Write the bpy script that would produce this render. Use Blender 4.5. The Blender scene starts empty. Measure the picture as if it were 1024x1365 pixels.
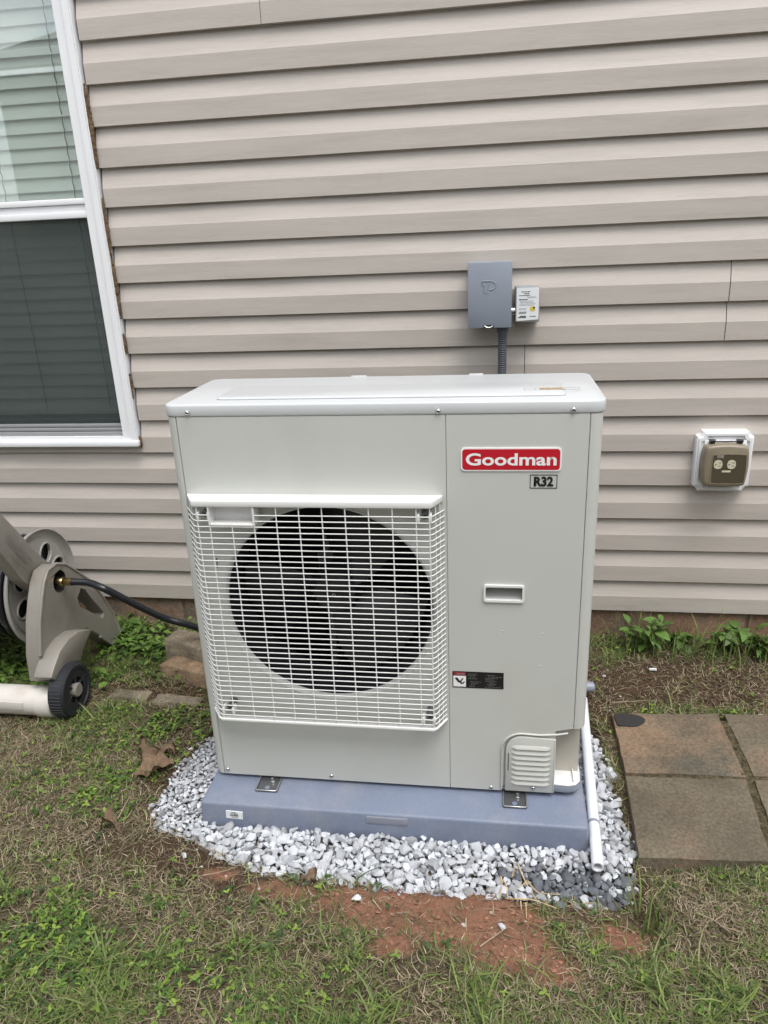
import bpy, bmesh, math, random
import numpy as np
from mathutils import Vector, Matrix
from mathutils.geometry import tessellate_polygon
random.seed(7); rng = np.random.default_rng(7)
R_ = math.radians
S = bpy.context.scene
COL = S.collection

# ------------------------------------------------------------------ camera
CAM = np.array([.7145, -1.5146, 1.3583]); PITCH, YAW, ROLL, FPX = .3479, -.154, -.0436, 989.81
_F = np.array([math.sin(YAW)*math.cos(PITCH), math.cos(YAW)*math.cos(PITCH), -math.sin(PITCH)])
_R0 = np.array([math.cos(YAW), -math.sin(YAW), 0]); _U0 = np.cross(_R0, _F)
_R = math.cos(ROLL)*_R0+math.sin(ROLL)*_U0; _U = math.cos(ROLL)*_U0-math.sin(ROLL)*_R0
cd = bpy.data.cameras.new('camera'); cam = bpy.data.objects.new('camera', cd); COL.objects.link(cam)
cam.matrix_world = Matrix([[_R[0], _U[0], -_F[0], CAM[0]], [_R[1], _U[1], -_F[1], CAM[1]], [_R[2], _U[2], -_F[2], CAM[2]], [0, 0, 0, 1]])
cd.sensor_fit = 'VERTICAL'; cd.sensor_height = 36; cd.lens = FPX/1365*36; cd.clip_start = .05; cd.clip_end = 500
S.camera = cam
def _ray(x, y): return _R*(x-512)/FPX-_U*(y-682.5)/FPX+_F      # pixel of the 1024 x 1365 photograph -> direction
def onY(x, y, Y): d = _ray(x, y); return Vector(CAM+(Y-CAM[1])/d[1]*d)
def onZ(x, y, Z): d = _ray(x, y); return Vector(CAM+(Z-CAM[2])/d[2]*d)
def onX(x, y, X): d = _ray(x, y); return Vector(CAM+(X-CAM[0])/d[0]*d)

# ------------------------------------------------------------------ sky, sun, exposure
SUN_EL, SUN_AZ = R_(66), R_(148)          # azimuth clockwise from +Y: the light comes over the right shoulder
W_ = bpy.data.worlds.new('World'); S.world = W_; W_.use_nodes = True
wn, wl = W_.node_tree.nodes, W_.node_tree.links
sky = wn.new('ShaderNodeTexSky'); sky.sky_type = 'NISHITA'; sky.sun_disc = False
sky.sun_elevation = SUN_EL; sky.sun_rotation = SUN_AZ; sky.dust_density = 2.0
hs = wn.new('ShaderNodeHueSaturation'); hs.inputs['Saturation'].default_value = .12; hs.inputs['Value'].default_value = 1.75
wl.new(sky.outputs[0], hs.inputs['Color'])
tc = wn.new('ShaderNodeTexCoord'); nz = wn.new('ShaderNodeTexNoise'); nz.inputs['Scale'].default_value = 2.2; nz.inputs['Detail'].default_value = 9; nz.inputs['Roughness'].default_value = .6
wl.new(tc.outputs['Generated'], nz.inputs['Vector'])
cr = wn.new('ShaderNodeValToRGB'); cr.color_ramp.elements[0].position = .36; cr.color_ramp.elements[1].position = .5
wl.new(nz.outputs['Fac'], cr.inputs['Fac'])
mxw = wn.new('ShaderNodeMix'); mxw.data_type = 'RGBA'
wl.new(cr.outputs['Color'], mxw.inputs['Factor']); wl.new(sky.outputs[0], mxw.inputs['A']); wl.new(hs.outputs['Color'], mxw.inputs['B'])
wl.new(mxw.outputs['Result'], wn['Background'].inputs['Color']); wn['Background'].inputs['Strength'].default_value = .13
sd = bpy.data.lights.new('sun', 'SUN'); sd.energy = 1.5; sd.angle = R_(30); sd.color = (1, .97, .93)
sun = bpy.data.objects.new('sun', sd); COL.objects.link(sun)
sun.rotation_euler = Vector((-math.sin(SUN_AZ)*math.cos(SUN_EL), -math.cos(SUN_AZ)*math.cos(SUN_EL), -math.sin(SUN_EL))).to_track_quat('-Z', 'Y').to_euler()
sun.location = (3, -4, 6)
S.view_settings.view_transform = 'Standard'; S.view_settings.look = 'None'; S.view_settings.gamma = 1
S.view_settings.use_curve_mapping = False; S.view_settings.exposure = .42
S.render.resolution_x, S.render.resolution_y = 768, 1024

# ------------------------------------------------------------------ materials
def mat(name, col, rough=.5, metal=0, spec=.5, vary=0, vscale=8, bump=0, bscale=60, stretch=None, attr=None, rnd=0, dirt=None, dscale=3, dpos=(.5, .7), trans=0, coat=0, speck=0, sscale=160):
    m = bpy.data.materials.new(name); m.use_nodes = True; n, l = m.node_tree.nodes, m.node_tree.links
    b = n['Principled BSDF']; b.inputs['Roughness'].default_value = rough; b.inputs['Metallic'].default_value = metal
    b.inputs['Specular IOR Level'].default_value = spec; b.inputs['Coat Weight'].default_value = coat
    t = n.new('ShaderNodeTexCoord'); mp = n.new('ShaderNodeMapping')
    l.new(t.outputs['Object'], mp.inputs['Vector'])
    if stretch: mp.inputs['Scale'].default_value = stretch
    if attr:
        a = n.new('ShaderNodeAttribute'); a.attribute_name = attr; out = a.outputs['Color']
    else:
        rg = n.new('ShaderNodeRGB'); rg.outputs[0].default_value = (*col, 1); out = rg.outputs[0]
    if dirt:
        z = n.new('ShaderNodeTexNoise'); z.inputs['Scale'].default_value = dscale; z.inputs['Detail'].default_value = 8; z.inputs['Roughness'].default_value = .65
        l.new(mp.outputs[0], z.inputs['Vector'])
        c = n.new('ShaderNodeValToRGB'); c.color_ramp.elements[0].position, c.color_ramp.elements[1].position = dpos; l.new(z.outputs['Fac'], c.inputs['Fac'])
        x = n.new('ShaderNodeMix'); x.data_type = 'RGBA'; l.new(c.outputs['Color'], x.inputs['Factor']); l.new(out, x.inputs['A']); x.inputs['B'].default_value = (*dirt, 1); out = x.outputs['Result']
    if speck:
        z = n.new('ShaderNodeTexNoise'); z.inputs['Scale'].default_value = sscale; z.inputs['Detail'].default_value = 5; z.inputs['Roughness'].default_value = .8; l.new(mp.outputs[0], z.inputs['Vector'])
        mr = n.new('ShaderNodeMapRange'); mr.inputs['From Min'].default_value = .3; mr.inputs['From Max'].default_value = .7; mr.inputs['To Min'].default_value = 1-speck; mr.inputs['To Max'].default_value = 1+speck; l.new(z.outputs['Fac'], mr.inputs['Value'])
        h = n.new('ShaderNodeHueSaturation'); l.new(out, h.inputs['Color']); l.new(mr.outputs[0], h.inputs['Value']); out = h.outputs['Color']
    if vary or rnd:
        h = n.new('ShaderNodeHueSaturation'); l.new(out, h.inputs['Color']); out = h.outputs['Color']
        add = n.new('ShaderNodeMath'); add.operation = 'ADD'; add.inputs[0].default_value = 1; add.inputs[1].default_value = 0
        if vary:
            z = n.new('ShaderNodeTexNoise'); z.inputs['Scale'].default_value = vscale; z.inputs['Detail'].default_value = 6; l.new(mp.outputs[0], z.inputs['Vector'])
            mr = n.new('ShaderNodeMapRange'); mr.inputs['From Min'].default_value = .3; mr.inputs['From Max'].default_value = .7; mr.inputs['To Min'].default_value = 1-vary; mr.inputs['To Max'].default_value = 1+vary
            l.new(z.outputs['Fac'], mr.inputs['Value']); l.new(mr.outputs[0], add.inputs[0])
        if rnd:
            oi = n.new('ShaderNodeObjectInfo'); mr = n.new('ShaderNodeMapRange'); mr.inputs['To Min'].default_value = -rnd; mr.inputs['To Max'].default_value = rnd
            l.new(oi.outputs['Random'], mr.inputs['Value']); l.new(mr.outputs[0], add.inputs[1])
        l.new(add.outputs[0], h.inputs['Value'])
    l.new(out, b.inputs['Base Color'])
    if bump:
        z = n.new('ShaderNodeTexNoise'); z.inputs['Scale'].default_value = bscale; z.inputs['Detail'].default_value = 6; l.new(mp.outputs[0], z.inputs['Vector'])
        bp = n.new('ShaderNodeBump'); bp.inputs['Strength'].default_value = bump; bp.inputs['Distance'].default_value = .004
        l.new(z.outputs['Fac'], bp.inputs['Height']); l.new(bp.outputs[0], b.inputs['Normal'])
    if trans:
        tr = n.new('ShaderNodeBsdfTranslucent'); l.new(out, tr.inputs['Color']); ms = n.new('ShaderNodeMixShader'); ms.inputs[0].default_value = trans
        l.new(b.outputs[0], ms.inputs[1]); l.new(tr.outputs[0], ms.inputs[2]); l.new(ms.outputs[0], n['Material Output'].inputs['Surface'])
    return m
M = dict(
    siding=mat('vinyl_siding', (.485, .442, .40), .45, spec=.35, vary=.04, vscale=3, bump=.12, bscale=40, stretch=(1, 8, 12), dirt=(.42, .385, .35), dscale=2.6, dpos=(.48, .75), speck=.05, sscale=30),
    found=mat('foundation', (.21, .125, .082), .9, vary=.4, vscale=7, bump=.7, bscale=50, dirt=(.125, .10, .075), dscale=4, dpos=(.42, .58), speck=.5, sscale=120),
    mortar=mat('mortar', (.16, .12, .09), .95, vary=.2, bump=.5),
    whitevinyl=mat('white_vinyl', (.80, .81, .83), .35, spec=.4, vary=.03, vscale=5),
    blind=mat('blind_slat', (.88, .90, .87), .45, vary=.04, rnd=.05),
    cord=mat('blind_cord', (.10, .11, .11), .8),
    room=mat('dark_room', (.03, .032, .034), .9),
    screenframe=mat('grey_screen_frame', (.34, .35, .36), .45, metal=.3),
    debris=mat('mud_nest', (.13, .082, .042), 1, vary=.6, vscale=60, bump=1, bscale=120),
    paint=mat('cream_paint', (.53, .54, .51), .34, spec=.45, vary=.025, vscale=2.5, bump=.02, bscale=9, dirt=(.48, .48, .445), dscale=2.2, dpos=(.5, .78)),
    lid=mat('cream_paint_skylit', (.57, .59, .60), .28, spec=.5, vary=.03, vscale=3, bump=.03, bscale=120),  # same paint as the cabinet; sky light on the top put into a paler, bluer colour
    guard=mat('guard_white', (.74, .74, .73), .4),
    beige=mat('beige_liner', (.48, .45, .39), .6),
    liner=mat('fan_orifice', (.50, .51, .49), .5),
    black=mat('black_plastic', (.012, .012, .013), .45),
    fan=mat('fan_plastic', (.014, .014, .017), .35),
    coil=mat('coil_dark', (.014, .012, .016), .5, metal=.3),
    motor=mat('motor_grey', (.16, .16, .17), .5, metal=.5),
    chrome=mat('zinc_screw', (.55, .55, .55), .28, metal=1),
    darkmetal=mat('bracket_dark', (.17, .175, .185), .38, metal=.7),
    edge=mat('bracket_edge', (.5, .5, .5), .35, metal=.9),
    red=mat('logo_red', (.50, .008, .022), .4),
    logowhite=mat('logo_white', (.84, .84, .84), .4),
    ink=mat('black_ink', (.008, .008, .008), .5),
    greyink=mat('grey_ink', (.10, .10, .10), .6),
    palegrey=mat('pale_grey_print', (.30, .32, .33), .5),
    gold=mat('gold_print', (.40, .28, .13), .5),
    yellow=mat('yellow_print', (.62, .50, .08), .5),
    label=mat('paper_label', (.74, .76, .77), .55),
    pad=mat('pad_plastic', (.178, .210, .285), .5, spec=.4, vary=.06, vscale=6, bump=.12, bscale=200, dirt=(.235, .25, .30), dscale=9, dpos=(.48, .74), speck=.12, sscale=220),
    plate=mat('pad_plate', (.25, .26, .31), .5),
    boxgrey=mat('disconnect_grey', (.25, .28, .33), .3, spec=.45, vary=.04, vscale=10),
    conduit=mat('conduit_grey', (.085, .093, .11), .5),
    surge=mat('surge_grey', (.30, .30, .31), .5),
    bronze=mat('bronze_plastic', (.235, .198, .142), .35, vary=.08, vscale=20),
    smoke=mat('smoked_window', (.075, .066, .043), .18, spec=.4),
    socket=mat('ivory_socket', (.60, .55, .42), .4),
    pvc=mat('white_pvc', (.76, .78, .81), .35, vary=.04, vscale=12),
    greypvc=mat('grey_pvc', (.26, .28, .34), .4),
    taupe=mat('taupe_plastic', (.25, .232, .205), .38, spec=.5, vary=.06, vscale=6, bump=.08, bscale=160, dirt=(.20, .18, .15), dscale=7, dpos=(.52, .72)),
    taupe2=mat('taupe_reel', (.37, .352, .325), .34, spec=.5, vary=.05, vscale=6),
    bone=mat('bone_plastic', (.60, .57, .53), .4, vary=.05, vscale=5, dirt=(.42, .36, .30), dscale=6, dpos=(.55, .8)),
    tyre=mat('wheel_black', (.018, .020, .026), .5, bump=.2, bscale=80),
    hub=mat('hub_cap', (.24, .225, .20), .5),
    hose=mat('black_hose', (.012, .013, .016), .3),
    brass=mat('brass', (.50, .36, .15), .3, metal=1),
    paver=mat('paver', (.195, .135, .088), .95, vary=.22, vscale=5, bump=.7, bscale=55, dirt=(.085, .078, .058), dscale=4.2, dpos=(.42, .60), rnd=.08, speck=.5, sscale=120),
    paverdark=mat('paver_mossy', (.135, .112, .078), .95, vary=.25, vscale=6, bump=.7, bscale=55, dirt=(.19, .125, .08), dscale=3.6, dpos=(.5, .72), rnd=.08, speck=.5, sscale=120),
    stain=mat('oil_stain', (.028, .026, .025), .85, bump=.3, bscale=60),
    concrete=mat('old_concrete', (.21, .175, .125), .95, vary=.3, vscale=12, bump=.8, bscale=50, dirt=(.10, .085, .06), dscale=9, dpos=(.45, .65), speck=.5, sscale=120),
    brownblock=mat('brown_block', (.25, .17, .105), .95, vary=.3, vscale=12, bump=.8, bscale=50, dirt=(.13, .095, .06), dscale=9, dpos=(.45, .65), speck=.4, sscale=120),
    stone=mat('marble_chip', (.57, .59, .625), .7, vary=.16, vscale=55, rnd=.2, bump=.4, bscale=150, dirt=(.40, .39, .37), dscale=30, dpos=(.5, .72)),
    stonegrey=mat('grey_chip', (.36, .37, .385), .7, vary=.2, vscale=55, rnd=.18, bump=.4, bscale=150),
    wet=mat('wet_chip', (.135, .145, .165), .42, vary=.3, vscale=50, rnd=.3, bump=.4, bscale=150),
    chips=mat('gravel_chips', None, .75, attr='Col', vary=.15, vscale=60),
    grass=mat('grass_blades', None, .55, attr='Col', trans=.25, spec=.3),
    leaf=mat('weed_leaf', (.105, .19, .042), .45, vary=.2, vscale=25, rnd=.3, trans=.22, spec=.4),
    stem=mat('weed_stem', (.12, .17, .05), .6),
    deadleaf=mat('dead_leaf', (.33, .23, .15), .85, vary=.3, vscale=40, bump=.5, bscale=120),
    root=mat('dry_root', (.48, .36, .20), .85, vary=.2, vscale=50),
    twig=mat('twig', (.33, .26, .18), .9, vary=.2, vscale=50),
)
def glass_mat(name, tint, alpha):
    m = bpy.data.materials.new(name); m.use_nodes = True; n, l = m.node_tree.nodes, m.node_tree.links
    n.remove(n['Principled BSDF']); g = n.new('ShaderNodeBsdfGlossy'); g.inputs['Roughness'].default_value = .01
    t = n.new('ShaderNodeBsdfTransparent'); t.inputs['Color'].default_value = (*tint, 1)
    lw = n.new('ShaderNodeLayerWeight'); lw.inputs['Blend'].default_value = .5      # Schlick reflectance, the same from both faces of the thin pane
    pw = n.new('ShaderNodeMath'); pw.operation = 'POWER'; l.new(lw.outputs['Facing'], pw.inputs[0]); pw.inputs[1].default_value = 5
    fr = n.new('ShaderNodeMath'); fr.operation = 'MULTIPLY_ADD'; l.new(pw.outputs[0], fr.inputs[0]); fr.inputs[1].default_value = .96; fr.inputs[2].default_value = .04
    mu = n.new('ShaderNodeMath'); mu.operation = 'MULTIPLY'; mu.inputs[1].default_value = alpha; mu.use_clamp = True; l.new(fr.outputs[0], mu.inputs[0])
    x = n.new('ShaderNodeMixShader'); l.new(mu.outputs[0], x.inputs[0]); l.new(t.outputs[0], x.inputs[1]); l.new(g.outputs[0], x.inputs[2])
    l.new(x.outputs[0], n['Material Output'].inputs['Surface']); return m
M['glass'] = glass_mat('window_glass', (.93, .965, .945), 4.0)
def screen_mat():
    m = bpy.data.materials.new('insect_mesh'); m.use_nodes = True; n, l = m.node_tree.nodes, m.node_tree.links
    b = n['Principled BSDF']; b.inputs['Base Color'].default_value = (.07, .088, .086, 1); b.inputs['Roughness'].default_value = .7; b.inputs['Specular IOR Level'].default_value = .2
    t = n.new('ShaderNodeBsdfTransparent'); x = n.new('ShaderNodeMixShader'); x.inputs[0].default_value = .44
    l.new(t.outputs[0], x.inputs[1]); l.new(b.outputs[0], x.inputs[2]); l.new(x.outputs[0], n['Material Output'].inputs['Surface']); return m
M['screen'] = screen_mat()

# ------------------------------------------------------------------ helpers
def tag(o, label=None, cat=None, group=None, kind=None):
    if label: o['label'] = label
    if cat: o['category'] = cat
    if group: o['group'] = group
    if kind: o['kind'] = kind
    return o
def thing(name, label, cat, loc=(0, 0, 0), group=None):
    o = bpy.data.objects.new(name, None); COL.objects.link(o); o.location = loc; o.empty_display_size = .05
    return tag(o, label, cat, group)
def setparent(o, p):
    o.parent = p
    if p.type == 'EMPTY': o.matrix_parent_inverse = Matrix.Translation(-Vector(p.location))
    return o
def finish(me, angle=35):
    bm = bmesh.new(); bm.from_mesh(me); ca = R_(angle)
    for f in bm.faces: f.smooth = True
    for e in bm.edges:
        if len(e.link_faces) == 2 and e.calc_face_angle(0) > ca: e.smooth = False
    bm.to_mesh(me); bm.free()
def obj(name, bm, m, parent=None, angle=35, flat=False):
    me = bpy.data.meshes.new(name)
    if isinstance(bm, bpy.types.Mesh): me = bm
    else:
        bmesh.ops.recalc_face_normals(bm, faces=bm.faces)
        bm.to_mesh(me); bm.free()
    if not flat: finish(me, angle)
    mm = M[m] if isinstance(m, str) else m
    if not me.materials: me.materials.append(mm)
    o = bpy.data.objects.new(name, me); COL.objects.link(o)
    if parent: setparent(o, parent)
    return o
def NB(): return bmesh.new()
def merge(bm, other):
    me = bpy.data.meshes.new('tmp'); other.to_mesh(me); other.free(); bm.from_mesh(me); bpy.data.meshes.remove(me)
def box(bm, x0, x1, y0, y1, z0, z1, bev=0, seg=2):
    t = NB(); bmesh.ops.create_cube(t, size=1)
    for v in t.verts: v.co = Vector(((x0+x1)/2+v.co.x*(x1-x0), (y0+y1)/2+v.co.y*(y1-y0), (z0+z1)/2+v.co.z*(z1-z0)))
    if bev: bmesh.ops.bevel(t, geom=list(t.edges), offset=bev, segments=seg, affect='EDGES', profile=.5)
    merge(bm, t); return bm
def tube(bm, pts, r, sides=10, caps=True, rads=None):
    pts = [Vector(p) for p in pts]; rings = []; up = Vector((0, 0, 1))
    for i, p in enumerate(pts):
        a = pts[max(i-1, 0)]; b = pts[min(i+1, len(pts)-1)]; d = (b-a).normalized()
        if i == 0:
            u = d.cross(up)
            if u.length < 1e-3: u = d.cross(Vector((1, 0, 0)))
            u.normalize()
        else:
            u = (u-d*u.dot(d)).normalized()
        w = d.cross(u); rr = rads[i] if rads else r
        rings.append([bm.verts.new(p+u*rr*math.cos(2*math.pi*k/sides)+w*rr*math.sin(2*math.pi*k/sides)) for k in range(sides)])
    for A, B in zip(rings, rings[1:]):
        for k in range(sides): bm.faces.new((A[k], A[(k+1) % sides], B[(k+1) % sides], B[k]))
    if caps: bm.faces.new(rings[0]); bm.faces.new(rings[-1])
    return bm
def lathe(bm, prof, origin, axis, sides=32, close=False):
    """prof: (radius, distance along axis)"""
    ax = Vector(axis).normalized(); u = ax.orthogonal().normalized(); w = ax.cross(u); o = Vector(origin); rings = []
    for r, h in prof:
        if r < 1e-6: rings.append([bm.verts.new(o+ax*h)])
        else: rings.append([bm.verts.new(o+ax*h+u*r*math.cos(2*math.pi*k/sides)+w*r*math.sin(2*math.pi*k/sides)) for k in range(sides)])
    pr = list(zip(rings, rings[1:]))
    if close: pr.append((rings[-1], rings[0]))
    for A, B in pr:
        for k in range(sides):
            k2 = (k+1) % sides
            if len(A) == 1 and len(B) == 1: continue
            if len(A) == 1: bm.faces.new((A[0], B[k], B[k2]))
            elif len(B) == 1: bm.faces.new((A[k], A[k2], B[0]))
            else: bm.faces.new((A[k], A[k2], B[k2], B[k]))
    return bm
def prism(bm, outer, holes, d0, d1, fr, bev=0):
    """2D outline (a,b) with holes, extruded from depth d0 to d1; fr(a,b,d) -> world point"""
    loops = [list(outer)]+[list(h) for h in holes]
    t = NB()
    if not holes:
        A = [t.verts.new(fr(a, b, d0)) for a, b in outer]; B = [t.verts.new(fr(a, b, d1)) for a, b in outer]
        n = len(A); t.faces.new(A); t.faces.new(B[::-1])
        for i in range(n): t.faces.new((A[i], A[(i+1) % n], B[(i+1) % n], B[i]))
        bmesh.ops.recalc_face_normals(t, faces=t.faces)
        if bev: bmesh.ops.bevel(t, geom=[e for e in t.edges if len(e.link_faces) == 2 and e.calc_face_angle(0) > R_(50)], offset=bev, segments=2, affect='EDGES', profile=.5)
    else:
        tris = tessellate_polygon([[Vector((a, b, 0)) for a, b in L] for L in loops])
        flat = [p for L in loops for p in L]
        A = [t.verts.new(fr(a, b, d0)) for a, b in flat]; B = [t.verts.new(fr(a, b, d1)) for a, b in flat]
        for i, j, k in tris:
            t.faces.new((A[i], A[j], A[k])); t.faces.new((B[k], B[j], B[i]))
        s = 0
        for L in loops:
            n = len(L)
            for i in range(n): t.faces.new((A[s+i], A[s+(i+1) % n], B[s+(i+1) % n], B[s+i]))
            s += n
    merge(bm, t); return bm
FXZ = lambda a, b, d: Vector((a, d, b))          # outline in X,Z; depth is Y
FXY = lambda a, b, d: Vector((a, b, d))
FYZ = lambda a, b, d: Vector((d, a, b))
def rrect(x0, x1, y0, y1, r, n=6):
    out = []
    for cx, cy, a0 in ((x1-r, y1-r, 0), (x0+r, y1-r, 90), (x0+r, y0+r, 180), (x1-r, y0+r, 270)):
        for i in range(n+1): a = R_(a0+90*i/n); out.append((cx+r*math.cos(a), cy+r*math.sin(a)))
    return out
def circle(cx, cy, r, n=64): return [(cx+r*math.cos(2*math.pi*i/n), cy+r*math.sin(2*math.pi*i/n)) for i in range(n)]
def smooth_path(pts, n=8):
    P = [Vector(p) for p in pts]; P = [P[0]*2-P[1]]+P+[P[-1]*2-P[-2]]; out = []
    for i in range(1, len(P)-2):
        for k in range(n):
            t = k/n; a, b, c, d = P[i-1:i+3]
            out.append(.5*((2*b)+(c-a)*t+(2*a-5*b+4*c-d)*t*t+(3*b-a-3*c+d)*t**3))
    out.append(P[-2]); return out
def text_mesh(s, x0, x1, z0, z1, y, bold=0., depth=.0004, fr=None):
    cu = bpy.data.curves.new('t', 'FONT'); cu.body = s; cu.size = 1; cu.offset = bold; cu.extrude = 0; cu.resolution_u = 4
    o = bpy.data.objects.new('t', cu); COL.objects.link(o); dg = bpy.context.evaluated_depsgraph_get()
    me = bpy.data.meshes.new_from_object(o.evaluated_get(dg)); bpy.data.objects.remove(o); bpy.data.curves.remove(cu)
    co = np.array([v.co[:2] for v in me.vertices]); mn, mx = co.min(0), co.max(0)
    bm = NB(); bm.from_mesh(me); bpy.data.meshes.remove(me)
    for v in bm.verts: v.co.z = 1
    for v in bm.verts:
        a = x0+(v.co.x-mn[0])/(mx[0]-mn[0])*(x1-x0); b = z0+(v.co.y-mn[1])/(mx[1]-mn[1])*(z1-z0); d = y-depth*v.co.z
        v.co = fr(a, b, d) if fr else Vector((a, d, b))
    return bm
def dashes(bm, x0, x1, zs, h, y, wmin=.006, wmax=.02, gap=.003, jag=.3, seed=1, d=.0003):
    """rows of word-long marks for print too small to read"""
    rr = random.Random(seed)
    for z in zs:
        x = x0+rr.random()*jag*.02; xe = x1-rr.random()*jag*(x1-x0)
        while x < xe:
            w = min(rr.uniform(wmin, wmax), xe-x)
            if w > .0015: box(bm, x, x+w, y-d, y, z-h/2, z+h/2)
            x += w+gap
    return bm
def fbm(x, y, seed=0, oct=4, s=1.):
    x = np.asarray(x, float)*s; y = np.asarray(y, float)*s; out = np.zeros_like(x); amp = 1; tot = 0
    for o in range(oct):
        r = np.random.default_rng(seed*31+o); g = r.random((64, 64))
        xi = np.floor(x).astype(int); yi = np.floor(y).astype(int); fx = x-xi; fy = y-yi; fx = fx*fx*(3-2*fx); fy = fy*fy*(3-2*fy)
        a = g[xi % 64, yi % 64]; b = g[(xi+1) % 64, yi % 64]; c = g[xi % 64, (yi+1) % 64]; d = g[(xi+1) % 64, (yi+1) % 64]
        out += amp*((a*(1-fx)+b*fx)*(1-fy)+(c*(1-fx)+d*fx)*fy); tot += amp; amp *= .5; x = x*2.03+7; y = y*2.03+3
    return out/tot
def inpoly(px, py, poly):
    px = np.asarray(px); py = np.asarray(py); r = np.zeros(px.shape, bool); n = len(poly)
    for i in range(n):
        x0, y0 = poly[i]; x1, y1 = poly[(i+1) % n]
        c = ((y0 > py) != (y1 > py)) & (px < (x1-x0)*(py-y0)/((y1-y0) if y1 != y0 else 1e-9)+x0); r ^= c
    return r

# ------------------------------------------------------------------ layout shared by ground, gravel and lawn
WALL = .873; PAD = (-.004, .945, -.096, .44); PADTOP = .058
GRAVEL = [(-.02, .29), (-.115, .235), (-.15, .06), (-.155, -.08), (-.105, -.14), (.0, -.17), (.10, -.22), (.2, -.247), (.43, -.252), (.56, -.262), (.7, -.254), (.85, -.27), (1.0, -.258), (1.04, -.2), (1.045, 0), (1.03, .2), (1.015, .36), (.96, .42), (.4, .43)]
PAVERS = [((1.064, .145), (1.371, .157), (1.372, .433), (1.066, .409)), ((1.048, -.147), (1.341, -.130), (1.366, .146), (1.062, .136)),
          ((1.386, .160), (1.69, .172), (1.69, .448), (1.387, .434)), ((1.360, -.128), (1.66, -.112), (1.685, .161), (1.382, .149)),
          ((1.705, .175), (2.0, .187), (2.0, .463), (1.705, .450)), ((1.678, -.112), (1.975, -.095), (1.995, .175), (1.70, .163))]
PAVE_ALL = [(1.045, -.15), (2.0, -.1), (2.02, .47), (1.06, .415)]
PAVE_IN = [(1.075, -.125), (1.96, -.08), (1.98, .44), (1.085, .395)]
CLAY = [(.62, -.318, .31, .078), (.42, -.30, .10, .05), (.98, -.335, .085, .05), (.84, -.41, .07, .055), (.74, -.375, .14, .06), (.25, -.285, .10, .03), (.10, -.26, .05, .02), (.52, -.40, .05, .03)]
SOIL = [(.06, -.27, .17, .05), (-.19, .10, .10, .17), (-.02, -.22, .2, .06), (1.3, .62, .42, .16), (-.18, .3, .14, .12), (.98, .5, .1, .2), (.5, .7, .55, .16), (-.33, .46, .2, .06), (1.04, -.24, .05, .06)]
def soft(x, y, ells, w=.35):
    m = np.zeros_like(np.asarray(x, float)); wob = (fbm(x, y, 5, 4, 9)-.5)*.9
    for cx, cy, rx, ry in ells:
        d = np.sqrt(((x-cx)/rx)**2+((y-cy)/ry)**2)+wob; m = np.maximum(m, np.clip((1+w-d)/(2*w), 0, 1))
    return m
def gh(x, y):
    x = np.asarray(x, float); y = np.asarray(y, float)
    h = (fbm(x, y, 1, 3, 2.2)-.5)*.022+(fbm(x, y, 2, 4, 16)-.5)*.010
    near = np.clip((y-.55)/.3, 0, 1); h = h+near*.018
    g = inpoly(x, y, GRAVEL); h = np.where(g, -.020+(fbm(x, y, 3, 2, 12)-.5)*.008, h)
    p = (x > PAD[0]-.03) & (x < PAD[1]+.03) & (y > PAD[2]-.03) & (y < PAD[3]+.03); h = np.where(p, np.minimum(h, -.018), h)
    q = inpoly(x, y, PAVE_IN); h = np.where(q, .0235+(fbm(x, y, 9, 3, 30)-.5)*.008, h)
    h = h+soft(x, y, CLAY)*((fbm(x, y, 8, 4, 30)-.5)*.022)
    return h

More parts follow.
